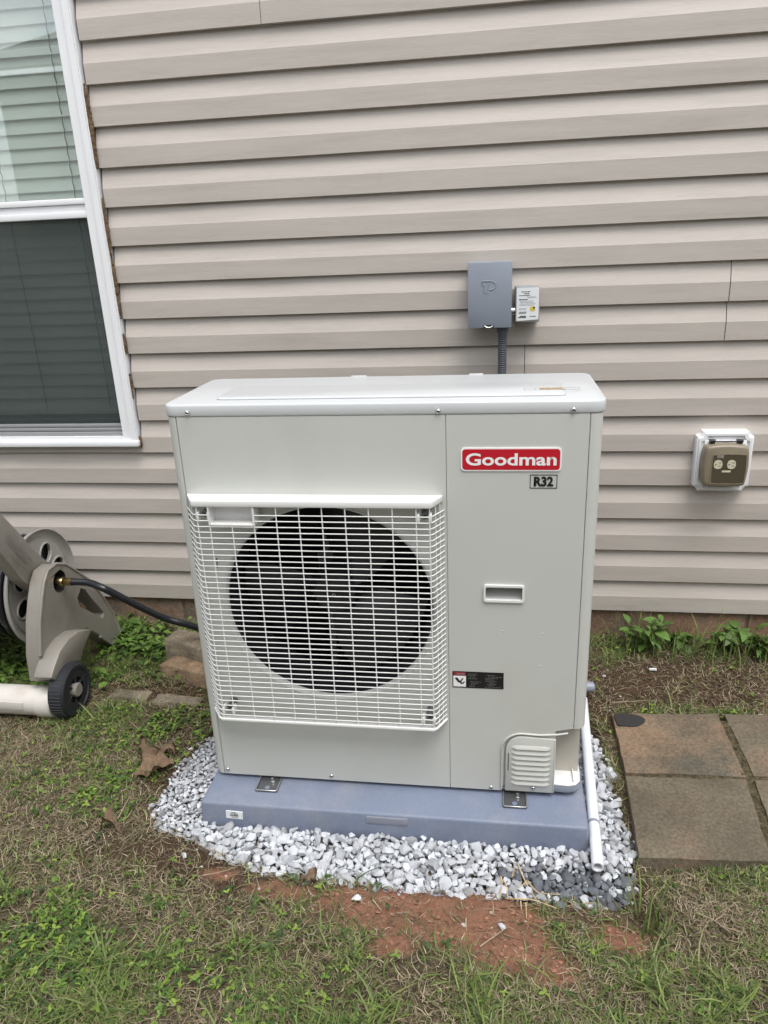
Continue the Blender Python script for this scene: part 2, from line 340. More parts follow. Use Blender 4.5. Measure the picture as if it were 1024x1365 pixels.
# ------------------------------------------------------------------ ground
def make_ground():
    xs = np.unique(np.concatenate([np.linspace(-60, -2.5, 20), np.linspace(-2.5, -1.1, 40), np.arange(-1.1, 1.95, .0115), np.linspace(1.95, 3, 30), np.linspace(3, 60, 20)]))
    ys = np.unique(np.concatenate([np.linspace(-60, -1.6, 20), np.linspace(-1.6, -.75, 30), np.arange(-.75, 1.0, .0115), np.linspace(1.0, 2, 12), np.linspace(2, 60, 12)]))
    X, Y = np.meshgrid(xs, ys); Z = gh(X, Y); nx, ny = len(xs), len(ys)
    co = np.stack([X, Y, Z], -1).reshape(-1, 3)
    i = np.arange(nx*ny).reshape(ny, nx); q = np.stack([i[:-1, :-1], i[:-1, 1:], i[1:, 1:], i[1:, :-1]], -1).reshape(-1, 4)
    me = bpy.data.meshes.new('ground'); me.vertices.add(len(co)); me.vertices.foreach_set('co', co.ravel().astype('f'))
    me.loops.add(q.size); me.loops.foreach_set('vertex_index', q.ravel().astype('i')); me.polygons.add(len(q)); me.polygons.foreach_set('loop_start', np.arange(0, q.size, 4).astype('i'))
    me.polygons.foreach_set('use_smooth', np.ones(len(q), bool)); me.update()
    clay = soft(X, Y, CLAY).ravel(); soil = soft(X, Y, SOIL).ravel()
    a = me.color_attributes.new('Col', 'FLOAT_COLOR', 'POINT'); c = np.stack([clay, soil, np.zeros_like(clay), np.ones_like(clay)], -1); a.data.foreach_set('color', c.ravel().astype('f'))
    m = bpy.data.materials.new('soil'); m.use_nodes = True; n, l = m.node_tree.nodes, m.node_tree.links; b = n['Principled BSDF']; b.inputs['Roughness'].default_value = .95; b.inputs['Specular IOR Level'].default_value = .2
    t = n.new('ShaderNodeTexCoord'); at = n.new('ShaderNodeAttribute'); at.attribute_name = 'Col'; sp = n.new('ShaderNodeSeparateColor'); l.new(at.outputs['Color'], sp.inputs[0])
    def noise(s, d=8, r=.65):
        z = n.new('ShaderNodeTexNoise'); z.inputs['Scale'].default_value = s; z.inputs['Detail'].default_value = d; z.inputs['Roughness'].default_value = r; l.new(t.outputs['Object'], z.inputs['Vector']); return z.outputs['Fac']
    def ramp(f, c0, c1, p0=.35, p1=.65):
        c = n.new('ShaderNodeValToRGB'); e = c.color_ramp.elements; e[0].position, e[1].position = p0, p1; e[0].color = (*c0, 1); e[1].color = (*c1, 1); l.new(f, c.inputs['Fac']); return c.outputs['Color']
    def mix(f, a_, b_):
        x = n.new('ShaderNodeMix'); x.data_type = 'RGBA'; l.new(f, x.inputs['Factor']); l.new(a_, x.inputs['A']); l.new(b_, x.inputs['B']); return x.outputs['Result']
    thatch = ramp(noise(70, 12, .8), (.032, .027, .016), (.22, .18, .105), .38, .66)
    dirt = ramp(noise(70, 12, .8), (.032, .021, .013), (.15, .095, .06), .38, .66)
    cl = ramp(noise(55, 12, .85), (.17, .078, .046), (.46, .245, .16), .3, .72)
    col = mix(sp.outputs['Green'], thatch, dirt); mk = n.new('ShaderNodeMath'); mk.operation = 'MULTIPLY_ADD'; l.new(noise(16, 9, .75), mk.inputs[0]); mk.inputs[1].default_value = 5.5; mk.inputs[2].default_value = -2.65
    ms = n.new('ShaderNodeMath'); ms.operation = 'ADD'; l.new(sp.outputs['Red'], ms.inputs[0]); l.new(mk.outputs[0], ms.inputs[1]); mm = n.new('ShaderNodeMath'); mm.operation = 'MULTIPLY'; mm.use_clamp = True; l.new(ms.outputs[0], mm.inputs[0]); l.new(sp.outputs['Red'], mm.inputs[1])
    col = mix(mm.outputs[0], col, cl); l.new(col, b.inputs['Base Color'])
    bp = n.new('ShaderNodeBump'); bp.inputs['Strength'].default_value = 1; bp.inputs['Distance'].default_value = .012; l.new(noise(110, 8, .7), bp.inputs['Height']); l.new(bp.outputs[0], b.inputs['Normal'])
    me.materials.append(m); o = bpy.data.objects.new('ground', me); COL.objects.link(o); tag(o, 'brown soil and thatch of the yard with bare red clay in front of the pad', kind='structure')
make_ground()

# ------------------------------------------------------------------ house: siding, foundation, window
P_ = .1143; Z0 = .1258
WX0, WX1, WZ0, WZ1 = -1.45, -.510, .729, 2.26
house = thing('house', 'house clad in taupe vinyl lap siding with a white framed window', 'house', (0, WALL, 0))
COURSE = [(0, .0005), (0, .028), (0, .0545), (.0008, .0565), (.0085, .085), (.0160, .1115)]
def panel(bm, xa, xb, j, zmax=None, zmin=None, proud=0):
    prof = [(.0150, 0)]+[(d, z) for d, z in COURSE]+[(.0164, P_-.0005)]+[(0.0002, P_)]+[(d, z+P_) for d, z in COURSE[1:]]+[(.0168, 2*P_+.02)]
    base = Z0+2*P_*j
    prof = [(d, z+base) for d, z in prof]
    if zmax is not None:
        out = []
        for k, (d, z) in enumerate(prof):
            if z <= zmax: out.append((d, z))
            else:
                d0, z0 = out[-1]; out.append((d0+(d-d0)*(zmax-z0)/max(z-z0, 1e-6), zmax)); break
        prof = out
    if zmin is not None:
        out = []
        for k, (d, z) in enumerate(prof):
            if z >= zmin:
                if not out and k: d0, z0 = prof[k-1]; out.append((d0+(d-d0)*(zmin-z0)/max(z-z0, 1e-6), zmin))
                out.append((d, z))
        prof = out
    n = max(2, int((xb-xa)/.06)); rows = []
    for i in range(n+1):
        x = xa+(xb-xa)*i/n
        wav = float(fbm([x], [j*3.7], 11, 2, 2.5)[0]-.5)*.0035; wz = float(fbm([x], [j*1.9+50], 12, 2, 1.1)[0]-.5)*.003
        rows.append([bm.verts.new((x, WALL+d-proud+wav, z+wz)) for d, z in prof])
    for A, B in zip(rows, rows[1:]):
        for k in range(len(A)-1): bm.faces.new((A[k], B[k], B[k+1], A[k+1]))
SEAM = {4: 1.398, 3: .811, 8: .053}
for j in range(13):
    segs = [(-3.2, 4.2, 0)]
    if j in SEAM: segs = [(-3.2, SEAM[j]-.0009, .0), (SEAM[j]+.0009, 4.2, .0012)]
    for xa, xb, pr in segs:
        bm = NB(); za, zb = Z0+2*P_*j, Z0+2*P_*(j+1)
        if za < WZ1 and zb > WZ0 and xa < WX0:
            full = za >= WZ0 and zb <= WZ1
            panel(bm, xa, WX0-.006, j, proud=pr)
            if full: obj('siding_panel', bm, 'siding', house, angle=9); bm = NB()
            panel(bm, WX1+.007, xb, j, proud=pr)
            if za < WZ0: panel(bm, WX0-.006, WX1+.007, j, zmax=WZ0-.002, proud=pr)
            if zb > WZ1: panel(bm, WX0-.006, WX1+.007, j, zmin=WZ1+.002, proud=pr)
            bmesh.ops.remove_doubles(bm, verts=bm.verts, dist=.0004)
        else: panel(bm, xa, xb, j, proud=pr)
        obj('siding_panel', bm, 'siding', house, angle=9)
bm = NB(); prism(bm, [(-3.2, Z0-.01), (4.2, Z0-.01), (4.2, 3.0), (-3.2, 3.0)], [[(WX0, WZ0), (WX1, WZ0), (WX1, WZ1), (WX0, WZ1)]], WALL+.026, WALL+.04, FXZ); obj('sheathing', bm, 'mortar', house)
bm = NB(); box(bm, -3.2, 4.2, WALL+.018, WALL+.2, -.25, Z0+.03); obj('mortar', bm, 'mortar', house)
x = -3.2+.33
while x < 4.2:
    w = .405; bm = NB(); box(bm, x, min(x+w-.010, 4.2), WALL+.014, WALL+.1, -.2, Z0+.02, .004)
    obj('foundation_block', bm, 'found', house); x += w
bm = NB()   # dark room behind the window
box(bm, WX0-.4, WX1+.4, WALL+.22, WALL+2.0, WZ0-.3, WZ1+.2)
bm.faces.ensure_lookup_table()
for f in [f for f in bm.faces if f.calc_center_median().y < WALL+.3]: bm.faces.remove(f)
obj('room', bm, 'room', house)
# window
YF = WALL-.013
bm = NB()
fr_w = .054
prism(bm, [(WX0, WZ0), (WX1, WZ0), (WX1, WZ1), (WX0, WZ1)], [[(WX0+fr_w, WZ0+.030), (WX1-fr_w, WZ0+.030), (WX1-fr_w, WZ1-fr_w), (WX0+fr_w, WZ1-fr_w)]], YF, YF+.10, FXZ)
window = obj('window', bm, 'whitevinyl', house)
bm = NB()   # raised outer band and inner bead of the frame
prism(bm, [(WX0+.002, WZ0+.002), (WX1-.002, WZ0+.002), (WX1-.002, WZ1-.002), (WX0+.002, WZ1-.002)], [[(WX0+.022, WZ0+.018), (WX1-.022, WZ0+.018), (WX1-.022, WZ1-.022), (WX0+.022, WZ1-.022)]], YF-.007, YF+.001, FXZ)
obj('frame', bm, 'whitevinyl', window)
bm = NB(); box(bm, WX0+.01, WX1+.004, YF-.014, YF+.02, WZ0-.004, WZ0+.016, .003); obj('sill', bm, 'whitevinyl', window)
bm = NB()
for a, b, d in ((1.471, 1.492, .004), (1.4925, 1.511, .010), (1.5115, 1.529, .004)): box(bm, WX0+fr_w, WX1-fr_w, YF+d, YF+.06, a, b, .002)
obj('meeting_rail', bm, 'whitevinyl', window)
gx0, gx1 = WX0+fr_w, WX1-fr_w
bm = NB(); box(bm, gx0, gx1, YF+.034, YF+.038, 1.52, WZ1-fr_w); obj('glass_pane', bm, 'glass', window)
bm = NB(); box(bm, gx0, gx1, YF+.062, YF+.066, WZ0+.02, 1.48); obj('glass_pane', bm, 'glass', window)
bm = NB()
box(bm, gx0, gx1, YF+.010, YF+.030, .760, .773, .0015); box(bm, gx0, gx1, YF+.016, YF+.034, .775, .786, .0015); box(bm, gx0, gx1, YF+.020, YF+.034, .788, .800, .0015)
obj('screen_frame', bm, 'screenframe', window)
bm = NB(); box(bm, gx0, gx1, YF+.026, YF+.0265, .795, 1.478); obj('insect_screen', bm, 'screen', window)
bm = NB()   # mud and debris lodged in the gap beside the frame
zz = WZ0-.005
while zz < 2.2:
    n_ = float(fbm([zz], [3.], 21, 3, 14)[0])
    if n_ > .47:
        s = .0022+.008*max(0, n_-.47)*2.2+random.random()*.0025
        t = NB(); bmesh.ops.create_icosphere(t, subdivisions=1, radius=1)
        for v in t.verts: v.co = Vector((WX1+.0035+v.co.x*s*random.uniform(.6, 1.1), WALL-.006+v.co.y*s*.7, zz+v.co.z*s*random.uniform(.7, 1.3)))
        merge(bm, t)
    zz += .0045
obj('mud_debris', bm, 'debris', window, flat=True)['kind'] = 'stuff'

# window blind
blind = thing('window_blind', 'pale horizontal slat blind closed behind the window glass', 'blind', ((WX0+WX1)/2, WALL+.12, WZ0))
YB = WALL+.082; z = .862; i = 0
sl = NB(); A = []
for k in range(5):
    t = k/4-.5; A.append((t*.012+.0015*math.cos(t*3), t*.0475))
vr = [[sl.verts.new((xx, d, h)) for d, h in A] for xx in (WX0+.03, WX1-.03)]
for k in range(4): sl.faces.new((vr[0][k], vr[1][k], vr[1][k+1], vr[0][k+1]))
slme = bpy.data.meshes.new('blind_slat'); sl.to_mesh(slme); sl.free(); finish(slme, 60); slme.materials.append(M['blind'])
while z < WZ1-.05:
    o = bpy.data.objects.new('blind_slat', slme); COL.objects.link(o); o.location = (0, YB+random.uniform(-.001, .001), z); o.rotation_euler = (random.uniform(-.05, .05), random.uniform(-.002, .002), 0); setparent(o, blind); z += .0425
bm = NB(); box(bm, WX0+.03, WX1-.03, YB-.014, YB+.014, .822, .838, .003); obj('bottom_rail', bm, 'blind', blind)
bm = NB(); box(bm, WX0+.03, WX1-.03, YB-.02, YB+.02, WZ1-.06, WZ1-.01, .003); obj('head_rail', bm, 'blind', blind)
for cx in (-.640, -.885, -1.13, -1.33):
    bm = NB(); pts = [(cx, YB-.016, .825)]; z = .842
    while z < WZ1-.05: pts += [(cx, YB-.004, z), (cx+.004, YB-.017, z+.020)]; z += .0425
    tube(bm, pts, .0016, 4); obj('ladder_cord', bm, 'cord', blind)

# ------------------------------------------------------------------ heat pump
X0, X1, ZB, ZT, DEP = 0., .94, .070, 1.050, .32
LZ = 1.018
unit = thing('heat_pump', 'cream side-discharge heat pump cabinet with red Goodman badge and round fan behind a wire guard', 'heat pump', (.47, .16, PADTOP))
hc = (.3385, .5655); HR = .2515
bm = NB()   # fan front panel with the round fan opening
prism(bm, [(.0295, ZB), (.6165, ZB), (.6165, LZ), (.0295, LZ)], [circle(*hc, HR, 72)], .0, .012, FXZ)
obj('front_panel', bm, 'paint', unit)
bm = NB()
prof = [(HR+.001, -.0012), (HR-.003, .0005), (HR-.006, .005), (HR-.008, .014)]
lathe(bm, prof, (hc[0], .0, hc[1]), (0, 1, 0), 72); obj('fan_orifice', bm, 'liner', unit, angle=60)
bm = NB(); lathe(bm, [(HR-.0078, .0125), (HR-.012, .03), (HR-.012, .13)], (hc[0], 0, hc[1]), (0, 1, 0), 72); obj('fan_shroud', bm, 'fan', unit, angle=60)
# service panel with cutaway for the valve cover
cut = [(.868, .233), (.79, .236)]+[(.79-.042*math.sin(R_(a)), .194+.042*math.cos(R_(a))) for a in (15, 30, 45, 60, 75, 90)]+[(.747, ZB+.012), (.742, ZB+.012), (.742, ZB)]
bm = NB(); prism(bm, [(.618, ZB), (.618, LZ), (.9085, LZ), (.9085, .262), (.868, .252)]+cut, [rrect(.701, .783, .595, .629, .004)], .0, .012, FXZ)
service = obj('service_panel', bm, 'paint', unit)
bm = NB()   # embossed rim round the cutaway
pts = [(.7425, -.0015, ZB+.004), (.7425, -.0015, .194)]+[(.79-.0475*math.cos(R_(a)), -.0015, .194+.0475*math.sin(R_(a))) for a in range(10, 91, 10)]+[(.83, -.0010, .2395), (.872, -.0005, .2430), (.897, .0005, .2480)]
tube(bm, pts, .0024, 6); obj('cutaway_rim', bm, 'paint', service, angle=60)
bm = NB()
prism(bm, rrect(.697, .787, .591, .633, .006), [rrect(.7015, .7825, .5960, .6280, .003)], -.005, .004, FXZ); obj('handle_rim', bm, 'guard', service)
bm = NB(); box(bm, .700, .784, .004, .036, .594, .630); bm.faces.ensure_lookup_table()
for f in [f for f in bm.faces if abs(f.calc_center_median().y-.004) < 1e-4]: bm.faces.remove(f)
for v in bm.verts:
    if v.co.y > .02 and v.co.z < .6: v.co.z += .012
obj('handle_pocket', bm, 'liner', service)
for px_, pz_ in ((.742, .516), (.83, .512), (.826, .428)):
    bm = NB(); lathe(bm, [(0, -.0007), (.0018, -.0005), (.0030, 0)], (px_, 0, pz_), (0, 1, 0), 12); obj('dimple', bm, 'paint', service, angle=60)
# wrapping side panels with rounded front corner
def corner_shell(name, sx, xe, xin, z0, z1, yback=DEP):
    """sx: +1 right corner; xe outer X; xin inner X of the front return"""
    r = .024; bm = NB(); outl = [(xin, 0.0)]
    outl += [(xe-sx*r+sx*r*math.sin(R_(a)), r-r*math.cos(R_(a))) for a in range(0, 91, 10)]+[(xe, yback)]
    inn = [(x-sx*.0015 if i else x, y+.0015) for i, (x, y) in enumerate(outl)]
    A = [bm.verts.new((x, y, z0)) for x, y in outl]; B = [bm.verts.new((x, y, z1)) for x, y in outl]
    for k in range(len(A)-1): bm.faces.new((A[k], A[k+1], B[k+1], B[k]))
    A2 = [bm.verts.new((x, y+.010 if k == 0 else y, z0)) for k, (x, y) in enumerate([(x-sx*.010 if k > 3 else x, y+.010 if k <= 6 else y) for k, (x, y) in enumerate(outl)])]
    for k in range(len(A)-1): bm.faces.new((A[k+1], A[k], A2[k], A2[k+1]))
    return obj(name, bm, 'paint', unit, angle=40)
for a, b in ((.02, .034), (.90, .918), (.611, .623)):
    bm = NB(); box(bm, a, b, .0035, .011, .27 if a > .8 else ZB+.01, LZ-.004); obj('seam_strip', bm, 'paint', unit)
bm = NB(); box(bm, .738, .865, .0065, .011, ZB+.006, .248); obj('cover_backing', bm, 'paint', unit)
corner_shell('side_panel', -1, X0+.003, .0275, ZB, LZ)
corner_shell('side_panel', 1, X1-.003, .9103, .262, LZ)
bm = NB(); box(bm, .925, .9372, .10, DEP, ZB, .262, .001); obj('side_panel', bm, 'paint', unit)
bm = NB(); box(bm, X0+.004, X1-.004, DEP-.006, DEP, ZB, LZ); obj('back_panel', bm, 'coil', unit)
bm = NB(); box(bm, .0295, .9085, .003, .2, LZ-.001, LZ+.001); obj('top_gasket', bm, 'black', unit)
# base pan, valve recess, valve cover
bm = NB(); box(bm, .012, .868, .004, DEP-.002, ZB+.001, ZB+.012); obj('base_pan', bm, 'boxgrey', unit)
bm = NB(); prism(bm, [(.855, .004), (.905, .002), (.922, .008), (.932, .022), (.935, .05), (.935, DEP-.01), (.855, DEP-.01)], [], ZB+.003, ZB+.022, FXY, .001); obj('base_pan', bm, 'boxgrey', unit)
bm = NB(); prism(bm, [(.855, .004), (.905, .001), (.923, .007), (.9335, .021), (.936, .05), (.936, DEP-.01), (.855, DEP-.01)], [], ZB+.0225, ZB+.026, FXY, .0008); obj('base_tray', bm, 'guard', unit)
bm = NB(); box(bm, .917, .9195, .012, .055, ZB+.0262, ZB+.034, .0006); obj('tray_lip', bm, 'guard', unit)
bm = NB(); box(bm, .80, .932, .055, .060, ZB+.02, .27); obj('valve_recess', bm, 'beige', unit)
bm = NB(); box(bm, .60, .93, .058, .30, ZB+.028, .262); obj('inner_bulkhead', bm, 'beige', unit)
cov = [(.752, ZB+.004), (.868, ZB+.004), (.868, .230), (.79, .2335)]+[(.79-.0375*math.sin(R_(a)), .194+.0395*math.cos(R_(a))) for a in (15, 30, 45, 60, 75, 90)]
bm = NB(); prism(bm, cov, [], -.004, .010, FXZ, .0012); cover = obj('valve_cover', bm, 'paint', unit)
bm = NB(); box(bm, .8665, .8695, -.005, .05, ZB+.006, .230, .0005); obj('cover_flange', bm, 'paint', cover)
for k in range(8):
    zc = .2045-k*.0148; bm = NB(); prof = [(-.004, zc+.0055), (-.009, zc-.001), (-.0095, zc-.0035), (-.004, zc-.0055)]
    n = 14; rows = []
    for q in range(n+1):
        u = q/n; e = min(1, min(u, 1-u)*7); e = math.sin(e*math.pi/2)
        rows.append([bm.verts.new((.7655+.0945*u, -.0038+(y+.004)*e, zc+(z-zc)*(.35+.65*e))) for y, z in prof])
    for A, B in zip(rows, rows[1:]):
        for q in range(3): bm.faces.new((A[q], B[q], B[q+1], A[q+1]))
    obj('louver', bm, 'paint', cover, angle=30)
bm = NB(); box(bm, .7575, .7595, -.0046, -.003, .135, .185); obj('cover_slot', bm, 'black', cover)
# lid
bm = NB()
outl = rrect(X0-.0015, X1+.0015, -.0015, DEP+.004, .028, 8)
prism(bm, outl, [], LZ, ZT-.0045, FXY, .0042); lid = obj('lid', bm, 'lid', unit, angle=50)
bm = NB(); prism(bm, rrect(.105, .865, .044, .186, .016, 6), [], ZT-.006, ZT+.0005, FXY, .004); obj('raised_field', bm, 'lid', lid, angle=60)
bm = NB(); box(bm, .36, .40, .322, .330, ZT-.012, ZT-.003, .002); obj('lid_clip', bm, 'lid', lid)
bm = NB(); box(bm, .655, .69, .322, .330, ZT-.012, ZT-.003, .002); obj('lid_clip', bm, 'lid', lid)
bm = NB(); zt = ZT+.0005
for a, b in ((.086, .086), (.108, .108)): box(bm, .78, .895, a-.0006, a+.0006, zt, zt+.0004)
for a in (.78, .803, .895): box(bm, a-.0006, a+.0006, .086, .108, zt, zt+.0004)
obj('lid_sticker_frame', bm, 'palegrey', lid)
bm = NB(); rr = random.Random(4)
for k in range(5):
    y = .0895+k*.004; x = .812
    while x < .853-k*.0+.006: w = rr.uniform(.004, .012); box(bm, x, x+w, y-.0012, y+.0012, zt, zt+.0005); x += w+.0012
obj('lid_sticker_print', bm, 'gold', lid)
def screw(x, z, y=0., r=.0055):
    bm = NB(); lathe(bm, [(0, -.0045), (r*.28, -.0042), (r*.32, -.003), (r*.55, -.0042), (r*.85, -.003), (r, -.001), (r, .001)], (x, y, z), (0, 1, 0), 16); o = obj('screw', bm, 'chrome', unit, angle=50)
    bm = NB(); box(bm, x-.0014, x+.0014, y-.0047, y-.0040, z-.0005, z+.0005); box(bm, x-.0005, x+.0005, y-.0048, y-.0041, z-.0014, z+.0014); obj('screw_recess', bm, 'black', o)
for a, b in ((.057, 1.0285), (.602, 1.0265), (.875, 1.0265)): screw(a, b, -.002)
for a, b in ((.038, .084), (.314, .083), (.718, .078)): screw(a, b)
screw(.820, .087, -.004)
# fan guard
GY = -.046; gz0, gz1 = .272, .826
guard_ = obj('fan_guard', prism(NB(), [(.031, .0), (.608, .0), (.6085, -.004), (.586, -.050), (.058, -.050), (.0305, -.004)], [], .8285, .8425, FXY, .0015), 'guard', unit)
def bent(z, r=.0014, x0=.027, xa=.061, xb=.5855, x1=.611):
    bm = NB(); c = .006
    tube(bm, [(x0, 0, z), (xa-c, GY+c, z), (xa+c*.6, GY, z), (xb-c*.6, GY, z), (xb+c*.7, GY+c, z), (x1, 0, z)], r, 6); return bm
NBAR = 40; pitch = (gz1-.004-gz0)/NBAR
for k in range(1, NBAR):
    z = gz1-.004-k*pitch+.0
    bm = NB()
    if k in (1, 2):     # the pocket at the top left interrupts the first bars
        tube(bm, [(.027, 0, z), (.055, GY+.006, z), (.0645, GY, z), (.0945, GY, z)], .0014, 6)
        obj('guard_bar', bm, 'guard', guard_, angle=80); bm = NB()
        tube(bm, [(.196, GY, z), (.582, GY, z), (.5895, GY+.006, z), (.611, 0, z)], .0014, 6)
    else: merge(bm, bent(z))
    obj('guard_bar', bm, 'guard', guard_, angle=80)
bm = bent(gz0, .0034); obj('guard_rim', bm, 'guard', guard_, angle=80)
bm = NB(); box(bm, .06, .587, GY-.003, GY+.010, gz0-.003, gz0+.004, .0012); obj('guard_rim', bm, 'guard', guard_)
for xv in [.0665, .094]+[.094+.0512*i for i in range(1, 10)]+[.5835]:
    top = gz1+.003
    if abs(xv-.1452) < .001: top = .783
    bm = NB(); tube(bm, [(xv, GY+.0004, top), (xv, GY+.0004, gz0)], .0015, 6); obj('guard_bar', bm, 'guard', guard_, angle=80)
for f in (.36, .68):
    for xa, xb in ((.061, .027), (.5855, .611)):
        xx = xa+(xb-xa)*f; yy = GY*(1-f)+.003; bm = NB(); tube(bm, [(xx, yy, gz1), (xx, yy, gz0)], .0014, 6); obj('guard_bar', bm, 'guard', guard_, angle=80)
bm = NB(); px0, px1 = .0945, .1965
box(bm, px0, px1, GY-.002, -.001, .7835, .7875, .0008); box(bm, px0-.002, px0+.002, GY-.002, -.001, .784, .8285); box(bm, px1-.002, px1+.002, GY-.002, -.012, .784, .8285); box(bm, px0, px1, -.014, -.011, .786, .8285)
obj('guard_pocket', bm, 'guard', guard_)
for cx in (.0805, .5725):
    for cz in (.298, .806):
        bm = NB(); lathe(bm, [(.0095, -.001), (.008, .032), (.003, .033), (.003, .028), (0, .028)], (cx, 0, cz), (0, -1, 0), 16); obj('guard_boss', bm, 'motor', guard_)
        bm = NB(); box(bm, cx-.016, cx-.010, GY-.001, GY+.02, cz-.010, cz+.008, .001); box(bm, cx+.009, cx+.015, GY-.001, GY+.02, cz-.010, cz+.008, .001); obj('guard_clip', bm, 'guard', guard_)
# fan, motor support, coil
fan = obj('fan', lathe(NB(), [(0, .0), (.012, .0), (.05, .012), (.062, .03), (.062, .10), (0, .10)], (hc[0], .062, hc[1]), (0, 1, 0), 32), 'fan', unit)
for b_ in range(3):
    bm = NB(); rows = []
    for i in range(9):
        r = .055+(.226-.055)*i/8; row = []
        for k in range(9):
            u = k/8; a0 = b_*2*math.pi/3+R_(20)+(r-.05)*2.2; span = R_(86-130*(r-.05)); a = a0+span*u
            row.append(bm.verts.new((hc[0]+r*math.cos(a), .075+.085*u-.012*math.sin(u*math.pi), hc[1]+r*math.sin(a))))
        rows.append(row)
    for A, B in zip(rows, rows[1:]):
        for k in range(8): bm.faces.new((A[k], A[k+1], B[k+1], B[k]))
    obj('fan_blade', bm, 'fan', fan, angle=60)
bm = NB(); lathe(bm, [(0, -.006), (.004, -.005), (.006, .001)], (hc[0], .062, hc[1]), (0, 1, 0), 12); obj('fan_nut', bm, 'motor', fan)
bm = NB(); box(bm, .295, .310, .17, .19, ZB+.02, LZ-.01); box(bm, .345, .360, .17, .19, ZB+.02, LZ-.01); box(bm, .28, .40, .165, .2, .50, .63); obj('motor_support', bm, 'motor', unit)
bm = NB(); box(bm, .03, .60, .285, .30, ZB+.02, LZ-.01); obj('coil', bm, 'coil', unit)
bm = NB(); box(bm, .606, .609, .02, .31, ZB+.02, LZ-.01); obj('bulkhead', bm, 'black', unit)
bm = NB(); box(bm, .012, .6, .125, .3, LZ-.012, LZ-.008); obj('inner_top', bm, 'black', unit)
bm = NB(); box(bm, .014, .018, .02, .31, ZB+.02, LZ-.01); obj('inner_side', bm, 'black', unit)
bm = NB(); box(bm, .0795, .0815, -.0008, .001, .66, .685); obj('panel_slot', bm, 'black', unit)
# badge
badge = obj('badge', prism(NB(), rrect(.648, .8555, .897, .948, .0085), [], -.0022, .001, FXZ), 'logowhite', unit)
obj('badge_field', prism(NB(), rrect(.6512, .8523, .9002, .9448, .0065), [], -.0028, -.0015, FXZ), 'red', badge)
obj('badge_lettering', text_mesh('Goodman', .6585, .8455, .9095, .9365, -.0027, .024, .0006), 'logowhite', badge, flat=True)
rl = obj('refrigerant_label', prism(NB(), rrect(.7925, .8485, .859, .889, .0006, 1), [rrect(.7937, .8473, .8602, .8878, .0006, 1)], -.0009, .0005, FXZ), 'ink', unit)
obj('label_lettering', text_mesh('R32', .8005, .8405, .8630, .8850, -.0003, .045, .0006), 'ink', rl, flat=True)
# danger label
dl = obj('danger_label', prism(NB(), [(.6255, .3625), (.7445, .3625), (.7445, .4065), (.6255, .4065)], [], -.0009, .0005, FXZ), 'ink', unit)
obj('danger_header', prism(NB(), [(.6285, .3965), (.6565, .3965), (.6565, .4045), (.6285, .4045)], [], -.0013, -.0008, FXZ), mat('header_red', (.30, .02, .025), .5), dl)
obj('danger_word', text_mesh('DANGER', .6355, .6545, .3982, .4028, -.0012, .01, .0004), 'palegrey', dl, flat=True)
obj('pictogram', prism(NB(), [(.6275, .3655), (.6570, .3655), (.6570, .3945), (.6275, .3945)], [], -.0013, -.0008, FXZ), 'logowhite', dl)
hand = [(.631, .389), (.637, .390), (.6405, .385), (.6425, .3805), (.648, .388), (.6515, .390), (.650, .386), (.646, .379), (.6475, .3765), (.6535, .380), (.6555, .3785), (.6515, .3765), (.652, .373), (.6475, .3745), (.6455, .371), (.6435, .3765), (.6385, .377), (.6365, .381), (.633, .385)]
obj('pictogram_hand', prism(NB(), hand, [], -.0017, -.0012, FXZ), 'ink', dl)
bm = NB(); dashes(bm, .660, .694, [.4005-.0042*k for k in range(9) if k != 4], .0016, -.0009, .003, .009, .0012, .5, 3)
dashes(bm, .700, .741, [.3985-.0040*k for k in range(9)], .0016, -.0009, .003, .009, .0012, .5, 5); obj('danger_text', bm, 'greyink', dl)
# mounting feet
for bx in (.124, .747):
    bm = NB(); box(bm, bx, bx+.057, -.047, .30, PADTOP-.0005, PADTOP+.003); box(bm, bx+.004, bx+.053, .01, .30, PADTOP+.003, ZB+.002); ft = obj('mounting_foot', bm, 'darkmetal', unit)
    bm = NB(); tube(bm, [(bx+.001, .02, PADTOP+.006), (bx+.001, -.044, PADTOP+.006), (bx+.004, -.0475, PADTOP+.006), (bx+.053, -.0475, PADTOP+.006), (bx+.056, -.044, PADTOP+.006), (bx+.056, .02, PADTOP+.006)], .0019, 6); obj('foot_flange', bm, 'edge', ft, angle=80)
    bm = NB(); lathe(bm, [(.0065, 0), (.0065, .0015), (0, .0015)], (bx+.028, -.034, PADTOP+.0028), (0, 0, 1), 18); obj('foot_hole', bm, 'pad', ft)
    bm = NB(); lathe(bm, [(.007, 0), (.006, .004), (.0035, .005), (.0035, .012), (0, .012)], (bx+.036, -.012, PADTOP+.0028), (0, 0, 1), 12); obj('foot_bolt', bm, 'chrome', ft)

